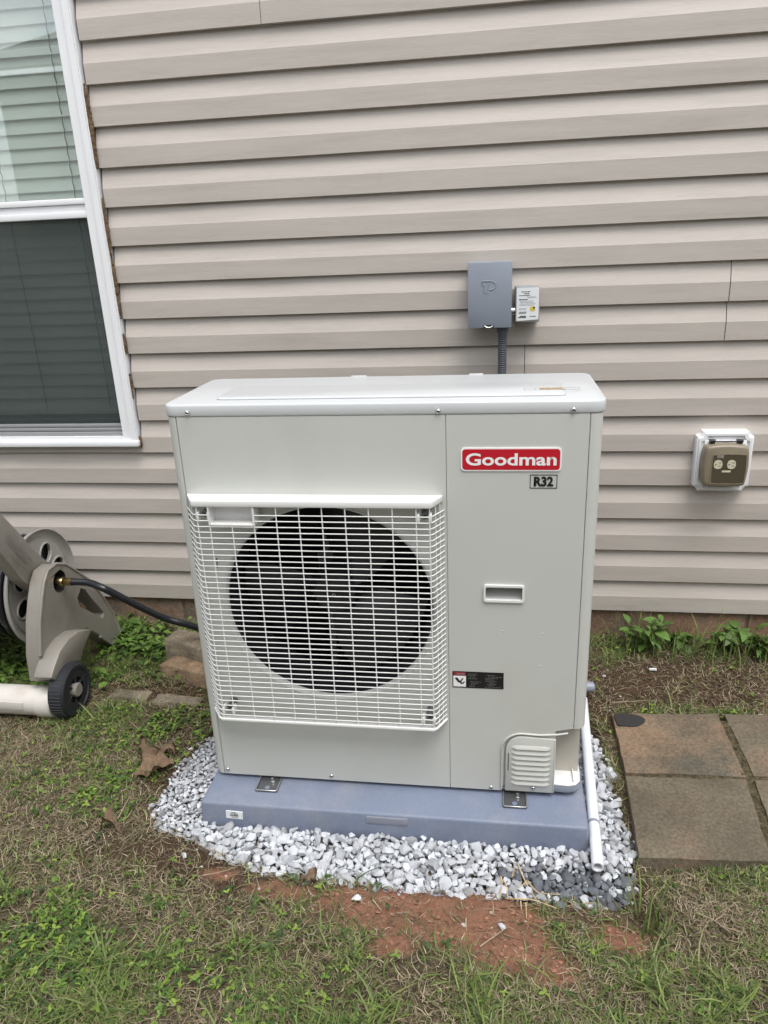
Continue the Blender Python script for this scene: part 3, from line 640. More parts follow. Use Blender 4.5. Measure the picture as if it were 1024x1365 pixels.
# ------------------------------------------------------------------ equipment pad
padT = thing('equipment_pad', 'blue-grey plastic equipment pad under the heat pump, ringed by gravel', 'pad', (.47, .17, -.02))
bm = NB(); t = NB(); bmesh.ops.create_cube(t, size=1)
for v in t.verts:
    top = v.co.z > 0; g = 0 if top else .004
    v.co = Vector(((PAD[0]-g) if v.co.x < 0 else (PAD[1]+g), (PAD[2]-g) if v.co.y < 0 else (PAD[3]+g), PADTOP if top else -.032))
bmesh.ops.bevel(t, geom=list(t.edges), offset=.007, segments=3, affect='EDGES', profile=.5); merge(bm, t); obj('pad_shell', bm, 'pad', padT, angle=50)
yf = PAD[2]-.0022
bm = NB(); t = NB(); box(t, .418, .519, yf-.0010, yf+.004, .030, .050, .0008); merge(bm, t); npl = obj('pad_nameplate', bm, 'plate', padT)
bm = NB(); dashes(bm, .425, .512, [.036, .0405, .045], .0012, yf-.0010, .006, .02, .002, .1, 9); obj('nameplate_ridges', bm, 'pad', npl)
st = obj('barcode_sticker', prism(NB(), [(.060, .016), (.103, .0145), (.1045, .0365), (.061, .038)], [], yf-.0012, yf+.002, FXZ), 'label', padT)
bm = NB(); dashes(bm, .070, .094, [.0355, .0325], .0014, yf-.0012, .003, .008, .001, .3, 2); xx = .071; rr = random.Random(3)
while xx < .093: w = rr.uniform(.0006, .0022); box(bm, xx, xx+w, yf-.0015, yf-.0012, .0225, .0295); xx += w+rr.uniform(.0006, .0016)
dashes(bm, .074, .096, [.0195], .0011, yf-.0012, .004, .01, .001, .2, 8); obj('barcode_print', bm, 'ink', st)

# ------------------------------------------------------------------ drain pipes
pa = Vector((.9555, -.178, .026)); pb = Vector((.992, .47, .030)); dr = (pb-pa)
bm = NB(); ax = dr.normalized(); lathe(bm, [(.0100, .05), (.0100, 0), (.0134, 0), (.0134, dr.length), (0, dr.length)], pa, ax, 24)
pvc = thing('drain_pipe', 'white PVC drain pipe lying on the gravel along the edge of the pad', 'pipe', (pa.x, pa.y, 0)); obj('pipe', bm, 'pvc', pvc, angle=50)
bm = NB(); lathe(bm, [(.0136, 0), (.0142, .002), (.0142, .007), (.0136, .009)], pa+ax*.128, ax, 24); obj('pipe_ring', bm, 'greypvc', pvc)
bm = NB(); lathe(bm, [(0, 0), (.0105, 0), (.0105, .20), (.016, .20), (.0165, .225), (.015, .236), (.008, .241), (0, .242)], (.79, .505, .052), (1, 0, 0), 24)
gp = obj('drain_stub', bm, 'greypvc', None, angle=45); tag(gp, 'grey capped drain stub poking out behind the heat pump', 'pipe')
bm = NB(); lathe(bm, [(.0105, 0), (.0105, .062)], (.80, .505, -.02), (0, 0, 1), 16); obj('stub_riser', bm, 'greypvc', gp)

# ------------------------------------------------------------------ electrical disconnect, surge protector, conduit
db = thing('disconnect_box', 'grey metal electrical disconnect box with raised TP mark on the siding', 'electrical box', (.70, WALL, 1.1))
bx0, bx1, bz0, bz1, by = .637, .766, 1.104, 1.292, WALL-.086
bm = NB(); box(bm, bx0+.003, bx1-.003, by+.010, WALL+.010, bz0+.006, bz1-.004, .002); obj('box_body', bm, 'boxgrey', db)
bm = NB(); box(bm, bx0, bx1, by, by+.022, bz0, bz1, .002); box(bm, bx0, bx1, by+.002, WALL-.022, bz1-.005, bz1+.0005, .001); cv = obj('box_cover', bm, 'boxgrey', db)
bm = NB()
ox, oz = .676, 1.203
tube(bm, [(ox+.004, by, oz+.036), (ox+.026, by, oz+.036)], .0018, 5); tube(bm, [(ox+.003, by, oz+.036), (ox+.001, by, oz+.024), (ox+.009, by, oz+.024)], .0014, 5)
tube(bm, [(ox+.009, by, oz+.024), (ox+.009, by, oz+.002), (ox+.024, by, oz+.002)], .0014, 5); tube(bm, [(ox+.024, by, oz+.034), (ox+.017, by, oz+.004)], .0014, 5)
tube(bm, [(ox+.027, by, oz+.036)]+[(ox+.027+.016*math.sin(R_(a)), by, oz+.0235+.0125*math.cos(R_(a))) for a in range(15, 181, 15)]+[(ox+.024, by, oz+.011)], .0017, 5)
obj('raised_mark', bm, 'boxgrey', cv, angle=80)
bm = NB(); box(bm, .684, .714, by-.0008, by+.004, bz0+.001, bz0+.010, .0005); obj('latch_recess', bm, 'black', cv)
bm = NB(); tube(bm, [(.687, by-.003, bz0+.007), (.692, by-.005, bz0+.003), (.699, by-.006, bz0+.0015), (.706, by-.005, bz0+.003), (.711, by-.003, bz0+.007)], .0022, 6); obj('latch', bm, 'chrome', cv, angle=80)
sp = thing('surge_protector', 'small grey surge protector with a white printed label beside the disconnect box', 'electrical box', (.81, WALL, 1.12))
sy = WALL-.072
bm = NB(); box(bm, .777, .848, sy, WALL+.010, 1.117, 1.219, .003); obj('case', bm, 'surge', sp)
lb = obj('printed_label', prism(NB(), [(.7805, 1.121), (.845, 1.1245), (.845, 1.216), (.7805, 1.216)], [], sy-.0012, sy+.001, FXZ), 'label', sp); ly = sy-.0012
bm = NB(); dashes(bm, .793, .822, [1.2045], .0022, ly, .004, .012, .001, .1, 1); dashes(bm, .800, .818, [1.199], .0026, ly, .004, .008, .001, .1, 2); dashes(bm, .787, .822, [1.194], .0018, ly, .006, .012, .001, .1, 3)
dashes(bm, .787, .812, [1.1825], .0030, ly, .006, .012, .0015, .1, 4); dashes(bm, .786, .816, [1.1345, 1.131], .0026, ly, .006, .014, .001, .3, 6); dashes(bm, .787, .812, [1.1465, 1.143], .002, ly, .004, .009, .0012, .3, 7)
dashes(bm, .818, .838, [1.1335], .002, ly, .006, .012, .001, .1, 9); box(bm, .829, .834, ly-.0009, ly-.0004, 1.156, 1.1615); obj('label_print', bm, 'ink', lb)
bm = NB(); dashes(bm, .788, .838, [1.178, 1.174, 1.170, 1.166], .0016, ly, .004, .012, .001, .25, 11); dashes(bm, .786, .812, [1.157, 1.1535], .0016, ly, .003, .008, .001, .2, 12); dashes(bm, .81, .84, [1.190, 1.187], .0014, ly, .005, .012, .001, .2, 13); obj('label_print', bm, 'palegrey', lb)
bm = NB(); prism(bm, rrect(.820, .835, 1.149, 1.162, .003, 3), [], ly-.0005, ly, FXZ); obj('label_emblem', bm, 'yellow', lb)
bm = NB(); lathe(bm, [(.012, 0), (.012, .018)], (.762, WALL-.045, 1.148), (1, 0, 0), 16); obj('nipple', bm, 'chrome', sp)
bm = NB(); path = smooth_path([(.7405, WALL-.048, 1.112), (.7405, WALL-.048, 1.0), (.7405, WALL-.048, .88), (.741, WALL-.07, .76), (.742, WALL-.20, .62), (.742, .50, .55), (.742, DEP-.002, .53)], 24)
rads = [.0128+.0012*(1 if (i % 2) else -1) for i in range(len(path))]
L = [0]
for a, b in zip(path, path[1:]): L.append(L[-1]+(b-a).length)
n = int(L[-1]/.00165); pts = []; k = 0
for i in range(n+1):
    s = L[-1]*i/n
    while k < len(L)-2 and L[k+1] < s: k += 1
    pts.append(path[k].lerp(path[k+1], (s-L[k])/max(L[k+1]-L[k], 1e-9)))
tube(bm, pts, .013, 14, rads=[(.0122, .0136, .0142, .0136)[i % 4] if i % 4 else .0112 for i in range(len(pts))])
cdt = obj('flexible_conduit', bm, 'conduit', None, angle=85); tag(cdt, 'ribbed dark grey flexible conduit running down from the disconnect box', 'conduit')
bm = NB(); lathe(bm, [(.0185, 0), (.0185, .012), (.016, .014), (.016, .022)], (.7405, WALL-.048, 1.106), (0, 0, -1), 8); obj('conduit_nut', bm, 'conduit', cdt)

# ------------------------------------------------------------------ outdoor outlet
ol = thing('outdoor_outlet', 'bronze weatherproof outlet cover on a white notched mounting block', 'outlet', (1.43, WALL, .57))
def notched(x0, x1, z0, z1, r, n=5):
    out = []
    for cx, cz, a0 in ((x1, z1, 270), (x0, z1, 360), (x0, z0, 90), (x1, z0, 180)):
        seg = [(cx+r*math.cos(R_(a0-90*i/n)), cz+r*math.sin(R_(a0-90*i/n))) for i in range(n+1)]
        out += seg
    return out
oy = WALL-.028; ox0, ox1, oz0, oz1 = 1.3435, 1.5115, .574, .768
bm = NB(); prism(bm, notched(ox0, ox1, oz0, oz1, .016), [], oy, WALL+.01, FXZ, .003); mb = obj('mounting_block', bm, 'whitevinyl', ol)
bm = NB(); prism(bm, notched(ox0+.006, ox1-.006, oz0+.006, oz1-.006, .016), [notched(ox0+.013, ox1-.013, oz0+.013, oz1-.013, .017)], oy-.005, oy+.002, FXZ); obj('block_moulding', bm, 'whitevinyl', mb)
bm = NB(); box(bm, ox0+.022, ox1-.022, oy-.006, oy+.002, oz0+.022, oz1-.028, .002); obj('block_plate', bm, 'whitevinyl', mb)
cx0, cx1, cz0, cz1 = 1.363, 1.486, .605, .730; cy = oy-.045
def pillow(x0, x1, z0, z1, b):
    out = []
    for i in range(24):
        s = i/24*4; e = int(s); u = s-e; w = b*math.sin(math.pi*u)
        out.append([(x0+(x1-x0)*u, z0-w), (x1+w, z0+(z1-z0)*u), (x1-(x1-x0)*u, z1+w), (x0-w, z1-(z1-z0)*u)][e])
    return out
bm = NB(); t = NB(); prism(t, pillow(cx0, cx1, cz0, cz1, .006), [], cy, oy, FXZ, .008)
merge(bm, t); ch = obj('cover_hood', bm, 'bronze', ol, angle=50)
obj('window_trim', prism(NB(), pillow(cx0+.020, cx1-.004, cz0+.008, cz1-.023, .002), [pillow(cx0+.022, cx1-.006, cz0+.010, cz1-.026, .002)], cy-.002, cy+.002, FXZ), 'bronze', ch)
wn_ = obj('cover_window', prism(NB(), pillow(cx0+.022, cx1-.006, cz0+.010, cz1-.026, .002), [], cy-.0012, cy+.002, FXZ), 'smoke', ch)
for sx in (1.4005, 1.4395):
    s_ = obj('socket', prism(NB(), [(sx+.0135*math.cos(a)*(1 if abs(math.cos(a)) < .8 else .94), .675+.0155*math.sin(a)*(1 if abs(math.sin(a)) < .85 else .93)) for a in [i*math.pi/12 for i in range(24)]], [], cy-.0022, cy, FXZ), 'socket', ol)
    bm = NB(); lathe(bm, [(.0022, 0), (0, 0)], (sx-.007, cy-.0026, .675), (0, -1, 0), 8); box(bm, sx+.001, sx+.009, cy-.0026, cy-.0022, .6795, .6812); box(bm, sx+.001, sx+.0075, cy-.0026, cy-.0022, .6695, .6712); obj('socket_slot', bm, 'black', s_)
bm = NB(); box(bm, 1.4135, 1.439, cy-.0018, cy-.001, .6495, .6555, .0002); obj('sticker', bm, 'socket', wn_)
bm = NB(); box(bm, 1.395, 1.415, cy-.0016, cy-.001, .695, .707, .0002); obj('label_print', bm, 'hub', wn_)
bm = NB(); box(bm, 1.412, 1.438, cy-.002, cy+.004, .607, .6145, .001); obj('pull_tab', bm, 'bronze', ch)
for hx in (1.385, 1.466):
    bm = NB(); lathe(bm, [(0, 0), (.0052, 0), (.0052, .016), (0, .016)], (hx-.008, oy-.018, .7425), (1, 0, 0), 12); box(bm, hx-.007, hx+.007, oy-.02, oy, .733, .744, .001); obj('hinge', bm, 'black', ol)
bm = NB(); tube(bm, [(1.39, oy-.018, .7405), (1.465, oy-.018, .7405)], .0022, 6); obj('hinge_pin', bm, 'black', ol)

# ------------------------------------------------------------------ pavers
pv = thing('paved_path', 'path of square weathered concrete slabs beside the gravel', 'path', (1.36, .15, 0)); del pv['category']; pv['kind'] = 'structure'
def slab(name, q, z0, z1, m, parent, seed, amp=.0022, bev=.005):
    """one slab: a grid top with chipped, uneven edges"""
    n = 10; bm = NB(); rr = np.random.default_rng(seed); top = []; q = [Vector((*p, 0)) for p in q]; c = (q[0]+q[1]+q[2]+q[3])/4
    for i in range(n+1):
        row = []
        for k in range(n+1):
            u, v = i/n, k/n; p = (q[0]*(1-u)+q[1]*u)*(1-v)+(q[3]*(1-u)+q[2]*u)*v
            e = min(u, 1-u, v, 1-v)
            if e == 0: p = p+(c-p).normalized()*(bev*.4+float(rr.random())*.003)
            z = z1+(float(fbm([p.x], [p.y], seed, 3, 9)[0])-.5)*amp*2-(bev*.7 if e == 0 else 0)
            row.append(bm.verts.new((p.x, p.y, z)))
        top.append(row)
    for i in range(n):
        for k in range(n): bm.faces.new((top[i][k], top[i+1][k], top[i+1][k+1], top[i][k+1]))
    ring = [top[i][0] for i in range(n+1)]+[top[n][k] for k in range(1, n+1)]+[top[i][n] for i in range(n-1, -1, -1)]+[top[0][k] for k in range(n-1, 0, -1)]
    low = [bm.verts.new((v.co.x, v.co.y, z0)) for v in ring]; L_ = len(ring)
    for i in range(L_): bm.faces.new((ring[i], ring[(i+1) % L_], low[(i+1) % L_], low[i]))
    bm.faces.new(low[::-1]); return obj(name, bm, m, parent, angle=60)
slabs = []
for i, q in enumerate(PAVERS): slabs.append(slab('paver', q, -.03, .030+(.002 if i % 2 else 0), 'paver' if i in (0, 4) else 'paverdark', pv, 40+i))
sc = (1.108, .372); stn = [(sc[0]+.042*math.cos(a)*(1+.18*math.sin(3*a+1)), sc[1]+.036*math.sin(a)*(1+.15*math.cos(2*a))) for a in [i*math.pi/14 for i in range(28)]]
stn = [(max(a, 1.073), min(b, .402)) for a, b in stn]
o = obj('stain', prism(NB(), stn, [], .024, .0332, FXY), 'stain', slabs[0])
# half-buried edging slabs and loose broken slabs left of the unit
for k, (q, zt_, lab) in enumerate((([(-.515, .385), (-.375, .378), (-.372, .43), (-.51, .437)], .018, 'buried concrete edging piece nearer the hose cart wheel'), ([(-.362, .377), (-.20, .366), (-.19, .415), (-.358, .428)], .012, 'buried concrete edging piece running behind the heat pump corner'))):
    o = slab('edging_stone', q, -.05, zt_, 'concrete', None, 60+k, .005, .006); tag(o, lab, 'stone')
ql = [onZ(a, b, .052) for a, b in ((210, 885), (292, 905), (292, 880), (229, 872))]; qu = [onZ(a, b, .108) for a, b in ((216, 851), (292, 873), (292, 846), (234, 836))]
o = slab('broken_slab', [(p.x, p.y) for p in ql], -.02, .052, 'brownblock', None, 71, .004, .008); tag(o, 'tan broken concrete block lying flat, the lower of two beside the heat pump', 'stone')
o = slab('broken_slab', [(p.x, p.y) for p in qu], .0, .108, 'concrete', None, 72, .008, .010); tag(o, 'grey dirt-covered block standing behind the tan broken block', 'stone')

# ------------------------------------------------------------------ hose reel cart (axle runs along X)
hr = thing('hose_reel_cart', 'taupe plastic hose reel cart with black wheels beside the house', 'hose reel', (-.85, .42, 0))
z44 = lambda a, b: (a/4.405, 670+b/4.405)
XS = -.645                                              # outer face of the near side frame
outl = [(262, 1050), (240, 900), (238, 700), (250, 560), (262, 470), (282, 400), (330, 360), (385, 362), (440, 395), (520, 450), (600, 545), (660, 640), (712, 755), (700, 800), (655, 832), (590, 785), (510, 742), (480, 790), (460, 880), (455, 960), (420, 1020), (360, 1050)]
P = [onX(*z44(a, b), XS) for a, b in outl]; side2 = [(p.y, p.z) for p in P]
holeA = [(455, 560), (475, 500), (500, 510), (545, 570), (612, 645), (605, 680), (560, 655), (470, 612)]
holeA = [(p.y, p.z) for p in (onX(*z44(a, b), XS) for a, b in holeA)]
hp = onX(*z44(352, 463), XS)
def side_frame(xo, sgn):
    bm = NB(); prism(bm, side2, [holeA, circle(hp.y, hp.z, .036, 24)], xo-sgn*.052, xo, FYZ)
    bmesh.ops.recalc_face_normals(bm, faces=bm.faces)
    outs = set((round(a, 5), round(b, 5)) for a, b in side2); on = lambda v: (round(v.co.y, 5), round(v.co.z, 5)) in outs
    bmesh.ops.bevel(bm, geom=[e for e in bm.edges if len(e.link_faces) == 2 and e.calc_face_angle(0) > R_(70) and abs(e.verts[0].co.x-e.verts[1].co.x) < 1e-5 and on(e.verts[0]) and on(e.verts[1])], offset=.006, segments=3, affect='EDGES', profile=.5)
    o = obj('side_frame', bm, 'taupe', hr, angle=50)
    for p in o.data.polygons:
        if abs(p.normal.x) > .985: p.use_smooth = False
    return o
sf = side_frame(XS, 1)
# rounded rim along the outer edge of the side frame, and the wheel arch
bm = NB(); tube(bm, [(XS-.002, a, b) for a, b in side2[1:16]], .0055, 8); obj('frame_rim', bm, 'taupe', sf, angle=80)
arch = [(265, 1030), (285, 960), (320, 870), (370, 800), (430, 755), (510, 742)]
arch = [onX(*z44(a, b), XS+.03) for a, b in arch]; inner = [onX(*z44(a, b), XS+.03) for a, b in ((300, 1045), (330, 985), (360, 950), (400, 930), (440, 930), (470, 830))]
bm = NB(); prism(bm, [(p.y, p.z) for p in arch]+[(p.y, p.z) for p in inner[::-1]], [], XS-.01, XS+.050, FYZ, .004); obj('wheel_arch', bm, 'taupe', sf)
bm = NB(); lathe(bm, [(.036, 0), (.036, -.045), (0, -.045)], (XS-.001, hp.y, hp.z), (1, 0, 0), 24); obj('inlet_socket', bm, 'black', sf)
# wheels
WR = .084; wy, wz = .322, WR-.002
def wheel(xo, sgn):
    w = obj('wheel', lathe(NB(), [(.040, -.004), (.066, -.004), (.069, .0), (.078, .0), (WR, -.006), (WR, -.048), (.07, -.054), (0, -.054)], (xo, wy, wz), (sgn, 0, 0), 40), 'tyre', hr)
    bm = NB(); lathe(bm, [(.026, -.012), (.068, -.016), (.068, -.003)], (xo, wy, wz), (sgn, 0, 0), 32)
    for k in range(6):
        a = k*math.pi/3+.3; d = Vector((0, math.cos(a), math.sin(a))); p = Vector((xo-sgn*.008, wy, wz)); tube(bm, [p+d*.0215, p+d*.068], .005, 6)
    obj('spokes', bm, 'tyre', w)
    bm = NB(); lathe(bm, [(.022, -.03), (.022, .003), (.019, .006), (0, .006)], (xo, wy, wz), (sgn, 0, 0), 24); obj('hub_cap', bm, 'hub', w)
    bm = NB()
    for k in range(48):
        a = 2*math.pi*k/48; d = Vector((0, math.cos(a), math.sin(a))); c_ = Vector((xo-sgn*.027, wy, wz))+d*WR; tube(bm, [c_-Vector((.02, 0, 0)), c_+Vector((.02, 0, 0))], .0016, 4)
    obj('tread', bm, 'tyre', w)
wheel(-.566, 1); 
FAR = -1.36
wheel(FAR-.08, -1); side_frame(FAR, -1)
# front tube, reel discs, drum, arm
bm = NB(); tb = [(-.632, .302), (-1.38, .302)]
lathe(bm, [(0, 0), (.047, 0), (.050, .004), (.050, .05), (.046, .052), (.046, .70), (.050, .702), (.050, .745), (0, .745)], (-.628, .302, .050), (-1, 0, 0), 32); ft_ = obj('front_tube', bm, 'bone', hr, angle=50)
bm = NB(); box(bm, -.815, -.715, .2535, .2575, .045, .072, .001); 
for v in bm.verts: pass
obj('tube_sticker', bm, 'bone', ft_)
RC = (.548, .325); RR = .192
def reel(xo, sgn, rr_=RR):
    hol = []
    for k in range(8):
        a = k*math.pi/4+.25; ca, sa = math.cos(a), math.sin(a)
        hol.append([(RC[0]+(.112+.036*math.cos(t))*ca-.031*math.sin(t)*sa, RC[1]+(.112+.036*math.cos(t))*sa+.031*math.sin(t)*ca) for t in [i*math.pi/8 for i in range(16)]])
    d = obj('reel_disc', prism(NB(), circle(*RC, rr_-.028, 48), hol, xo-sgn*.010, xo, FYZ), 'taupe2', hr)
    bm = NB(); lathe(bm, [(rr_-.030, .001), (rr_-.028, -.006), (rr_-.018, -.006), (rr_-.004, .004), (rr_, .012), (rr_+.004, .010), (rr_, -.002), (rr_-.02, -.014), (rr_-.030, -.012)], (xo, *RC), (sgn, 0, 0), 56, close=True); obj('disc_rim', bm, 'taupe2', d, angle=60)
    for h in hol:
        bm = NB(); cyc = [Vector((xo+sgn*.001, a, b)) for a, b in h]; tube(bm, cyc+[cyc[0]], .004, 6, caps=False); obj('hole_rim', bm, 'taupe2', d, angle=80)
reel(-.775, 1); reel(FAR+.07, -1)
bm = NB(); lathe(bm, [(0, 0), (.152, 0), (.152, -.50), (0, -.50)], (-.792, *RC), (1, 0, 0), 24); obj('drum', bm, 'black', hr)
bm = NB(); lathe(bm, [(0, .0), (.022, .0), (.022, -.80), (0, -.80)], (XS-.03, hp.y+.02, hp.z-.01), (1, 0, 0), 16); obj('axle', bm, 'black', hr)
bm = NB(); hel = []
for k in range(0, 14*20):
    a = 2*math.pi*k/20; hel.append((-.80-k/20*.033, RC[0]+.163*math.cos(a), RC[1]+.163*math.sin(a)))
tube(bm, hel, .0125, 7); wh = obj('coiled_hose', bm, 'hose', None, angle=80); tag(wh, 'black hose wound on the drum of the hose reel cart', 'hose')
XA = -.70
arm = [(300, 362), (200, 275), (100, 160), (10, 66), (-80, -30), (-80, 170), (0, 290), (60, 365), (130, 455), (215, 520), (250, 480)]
arm = [onX(*z44(a, b), XA) for a, b in arm]
bm = NB(); prism(bm, [(p.y, p.z) for p in arm], [], XA-.045, XA, FYZ, .004); ar = obj('handle_arm', bm, 'taupe', hr)
# raised lettering along the arm, following its slope
pA = onX(*z44(42, 205), XA); pB = onX(*z44(178, 355), XA); du = Vector((0, pB.y-pA.y, pB.z-pA.z)); nv = Vector((0, -du.z, du.y)).normalized()
if nv.z < 0: nv = -nv
ln = du.length; du.normalize()
bm = text_mesh('SUNCAST', 0, ln, -.014, .012, 0, .0, .0030, fr=lambda a, b, d: Vector((XA+.0004-d, 0, 0))+Vector((0, pA.y, pA.z))+du*a+nv*b); obj('raised_lettering', bm, 'taupe', ar, flat=True)
bm = NB(); tube(bm, [Vector((XA, pA.y, pA.z))+du*(ln*t)+nv*(-.024-.010*math.sin(math.pi*t)) for t in [i/10 for i in range(3, 11)]], .0010, 5); obj('raised_swoosh', bm, 'taupe', ar, angle=80)
# connector and hose
f0 = Vector((XS-.03, hp.y, hp.z)); h0 = onX(*z44(425, 465), XS+.045)
bm = NB(); lathe(bm, [(.014, 0), (.014, .03)], f0+Vector((0, 0, 0)), (1, 0, 0), 12); obj('inlet_nipple', bm, 'black', sf)
hose = thing('garden_hose', 'black garden hose running from the cart to behind the heat pump', 'hose', (h0.x, h0.y, 0))
hpts = [h0+Vector((-.006, 0, 0)), onX(*z44(520, 470), -.55), onX(*z44(600, 500), -.50), onX(150, 790, -.475), onX(185, 808, -.42), onX(220, 824, -.36), onX(258, 835, -.28), (-.16, .73, .035), (-.02, .76, .028), (.25, .72, .026)]
bm = NB(); tube(bm, smooth_path(hpts, 10), .0115, 14); obj('hose_line', bm, 'hose', hose, angle=80)
dd = (h0-(f0+Vector((.02, 0, 0)))); bm = NB(); lathe(bm, [(.012, 0), (.0135, .002), (.0135, dd.length*.35), (.011, dd.length*.42), (.0125, dd.length*.6), (.0125, dd.length)], f0+Vector((.02, 0, 0)), dd, 14); obj('brass_coupling', bm, 'brass', hose)

# ------------------------------------------------------------------ gravel bed
def chip_mesh(name, m, seed, flatn=.62):
    rr = random.Random(seed); bm = NB()
    for i in range(17):
        a = rr.uniform(0, 6.28); u = rr.uniform(-1, 1); s = math.sqrt(1-u*u); bm.verts.new((s*math.cos(a)*rr.uniform(.8, 1.15), s*math.sin(a)*rr.uniform(.6, .85), u*flatn*rr.uniform(.85, 1.1)))
    r = bmesh.ops.convex_hull(bm, input=list(bm.verts)); bmesh.ops.delete(bm, geom=[v for v in bm.verts if not v.link_faces], context='VERTS')
    me = bpy.data.meshes.new(name); bmesh.ops.recalc_face_normals(bm, faces=bm.faces); bm.to_mesh(me); bm.free(); finish(me, 44); me.materials.append(M[m]); return me
CH = {k: [chip_mesh('stone', k, 100*i+s) for s in range(12)] for i, k in enumerate(('stone', 'stonegrey', 'wet'))}
def wetness(x, y):
    return np.clip(1.25-np.sqrt(((x-.92)/.19)**2+((y+.20)/.09)**2)+(fbm(x, y, 15, 3, 14)-.5)*1.1, 0, 1)
def make_gravel():
    bed = thing('gravel_bed', 'bed of crushed white and grey marble chips around the equipment pad', 'gravel', (.45, -.15, -.02)); del bed['category']; bed['kind'] = 'structure'
    def place(n, smin, smax, z0, zr, kmin, tries):
        acc = []; grid = {}; cs = .03
        xs = rng.uniform(-.17, 1.06, tries); ys = rng.uniform(-.29, .44, tries); ok = inpoly(xs+(fbm(xs, ys, 41, 3, 14)-.5)*.05, ys+(fbm(xs, ys, 42, 3, 14)-.5)*.055, GRAVEL); ss = smin+(smax-smin)*rng.random(tries)**1.6
        for x, y, s in zip(xs[ok], ys[ok], ss[ok]):
            if len(acc) >= n: break
            if x < .02 and y > -.12: s *= .62
            if PAD[0]-s*.55 < x < PAD[1]+s*.55 and y > PAD[2]-s*.55: continue
            c = (int(x//cs), int(y//cs))
            if any(math.hypot(a[0]-x, a[1]-y) < kmin*(a[3]+s) for u in (-1, 0, 1) for v in (-1, 0, 1) for a in grid.get((c[0]+u, c[1]+v), ())): continue
            t = (x, y, z0+rng.uniform(-zr, zr), s); acc.append(t); grid.setdefault(c, []).append(t)
        return acc
    top = place(1700, .0095, .0225, -.004, .0045, .62, 70000)
    low = place(2600, .0075, .013, -.013, .003, .52, 60000)
    top.sort(key=lambda t: -t[3])
    w = wetness(np.array([t[0] for t in top]), np.array([t[1] for t in top]))
    for i, (x, y, z, s) in enumerate(top[:300]):
        r = rng.random(); k = 'wet' if r < w[i]*.92 else ('stonegrey' if r > .86 else 'stone')
        o = bpy.data.objects.new('stone', CH[k][int(rng.integers(12))]); COL.objects.link(o); o.location = (x, y, z)
        o.scale = (s, s, s*rng.uniform(.85, 1.1)); o.rotation_euler = (rng.uniform(-.5, .5), rng.uniform(-.5, .5), rng.uniform(0, 6.28)); setparent(o, bed)
    # the rest: one joined mesh
    V, Fc, C = [], [], []; base = []
    for me in CH['stone']: base.append((np.array([v.co[:] for v in me.vertices]), [list(p.vertices) for p in me.polygons]))
    off = 0; rest = top[300:]+low
    wr = wetness(np.array([t[0] for t in rest]), np.array([t[1] for t in rest]))
    for i, (x, y, z, s) in enumerate(rest):
        co, fs = base[int(rng.integers(12))]
        from mathutils import Euler
        R3 = np.array(Euler((rng.uniform(-.6, .6), rng.uniform(-.6, .6), rng.uniform(0, 6.28))).to_matrix())
        V.append((co*s)@R3.T+np.array([x, y, z])); Fc += [[v+off for v in f] for f in fs]; off += len(co)
        g = rng.uniform(.65, 1.15); c = np.array((.57, .59, .625))*g if rng.random() > .14 else np.array((.36, .37, .385))*g
        if rng.random() < wr[i]*.92: c = np.array((.135, .145, .165))*rng.uniform(.7, 1.4)
        C += [(*c, 1)]*len(co)
    me = bpy.data.meshes.new('small_gravel'); me.from_pydata(np.concatenate(V).tolist(), [], Fc); a = me.color_attributes.new('Col', 'FLOAT_COLOR', 'POINT'); a.data.foreach_set('color', np.array(C, 'f').ravel())
    o = obj('small_gravel', me, 'chips', bed, angle=44); o['kind'] = 'stuff'
make_gravel()
strays = [((478, 1175), .021, 'stone', 'large oval white stone at the front edge of the gravel bed'), ((476, 1200), .013, 'stone', 'slim upright white stone lying on the clay in front of the oval one'),
          ((668, 1238), .010, 'stone', 'lone small white stone out on the bare red clay'), ((602, 1196), .010, 'stone', 'white stone just off the gravel edge beside the dry roots'),
          ((245, 1143), .011, 'stone', 'white stone alone in the dirt off the front left gravel corner'), ((268, 974), .011, 'stone', 'white chip in the grass behind the left gravel strip'), ((231, 1036), .010, 'stone', 'flat white chip between the dead leaf and the gravel'), ((627, 1182), .009, 'stone', 'small white stone touching the clay edge of the gravel')]
for (px_, py_), s, k, lab in strays:
    p = onZ(px_, py_, .004); o = bpy.data.objects.new('stray_stone', CH[k][random.randrange(12)]); COL.objects.link(o)
    o.location = (p.x, p.y, float(gh([p.x], [p.y])[0])+s*.38); o.scale = (s, s*.9, s); o.rotation_euler = (.1, .1, random.uniform(0, 6)); tag(o, lab, 'stone')

# ------------------------------------------------------------------ lawn: green blades, straw, ground cover
def bad(x, y):
    m = inpoly(x, y, GRAVEL) | ((x > PAD[0]-.01) & (x < PAD[1]+.01) & (y > PAD[2]) & (y < PAD[3]))
    m |= inpoly(x, y, PAVE_ALL) | (y > WALL+.012)
    m |= inpoly(x, y, [(-.425, .545), (-.13, .475), (-.08, .68), (-.30, .765)]) | inpoly(x, y, [(-.515, .385), (-.20, .366), (-.19, .415), (-.51, .437)])
    return m
GREEN = [(-.25, .06, .16, .10), (-.45, .2, .2, .1), (-.05, -.47, .33, .13), (.15, -.55, .35, .1), (1.15, -.4, .25, .12), (1.45, -.3, .3, .15), (.75, -.55, .4, .08), (-.55, .62, .3, .2), (-.9, .7, .4, .25), (.45, -.47, .3, .06), (1.2, .8, .25, .06), (1.6, .8, .3, .1), (-.33, .3, .2, .05)]
TAN = [(-.55, .1, .25, .12), (-.28, -.12, .14, .10), (-.42, -.12, .15, .12), (.25, -.36, .22, .05), (.9, -.48, .12, .06), (1.3, -.25, .2, .05), (-.3, -.3, .15, .06)]
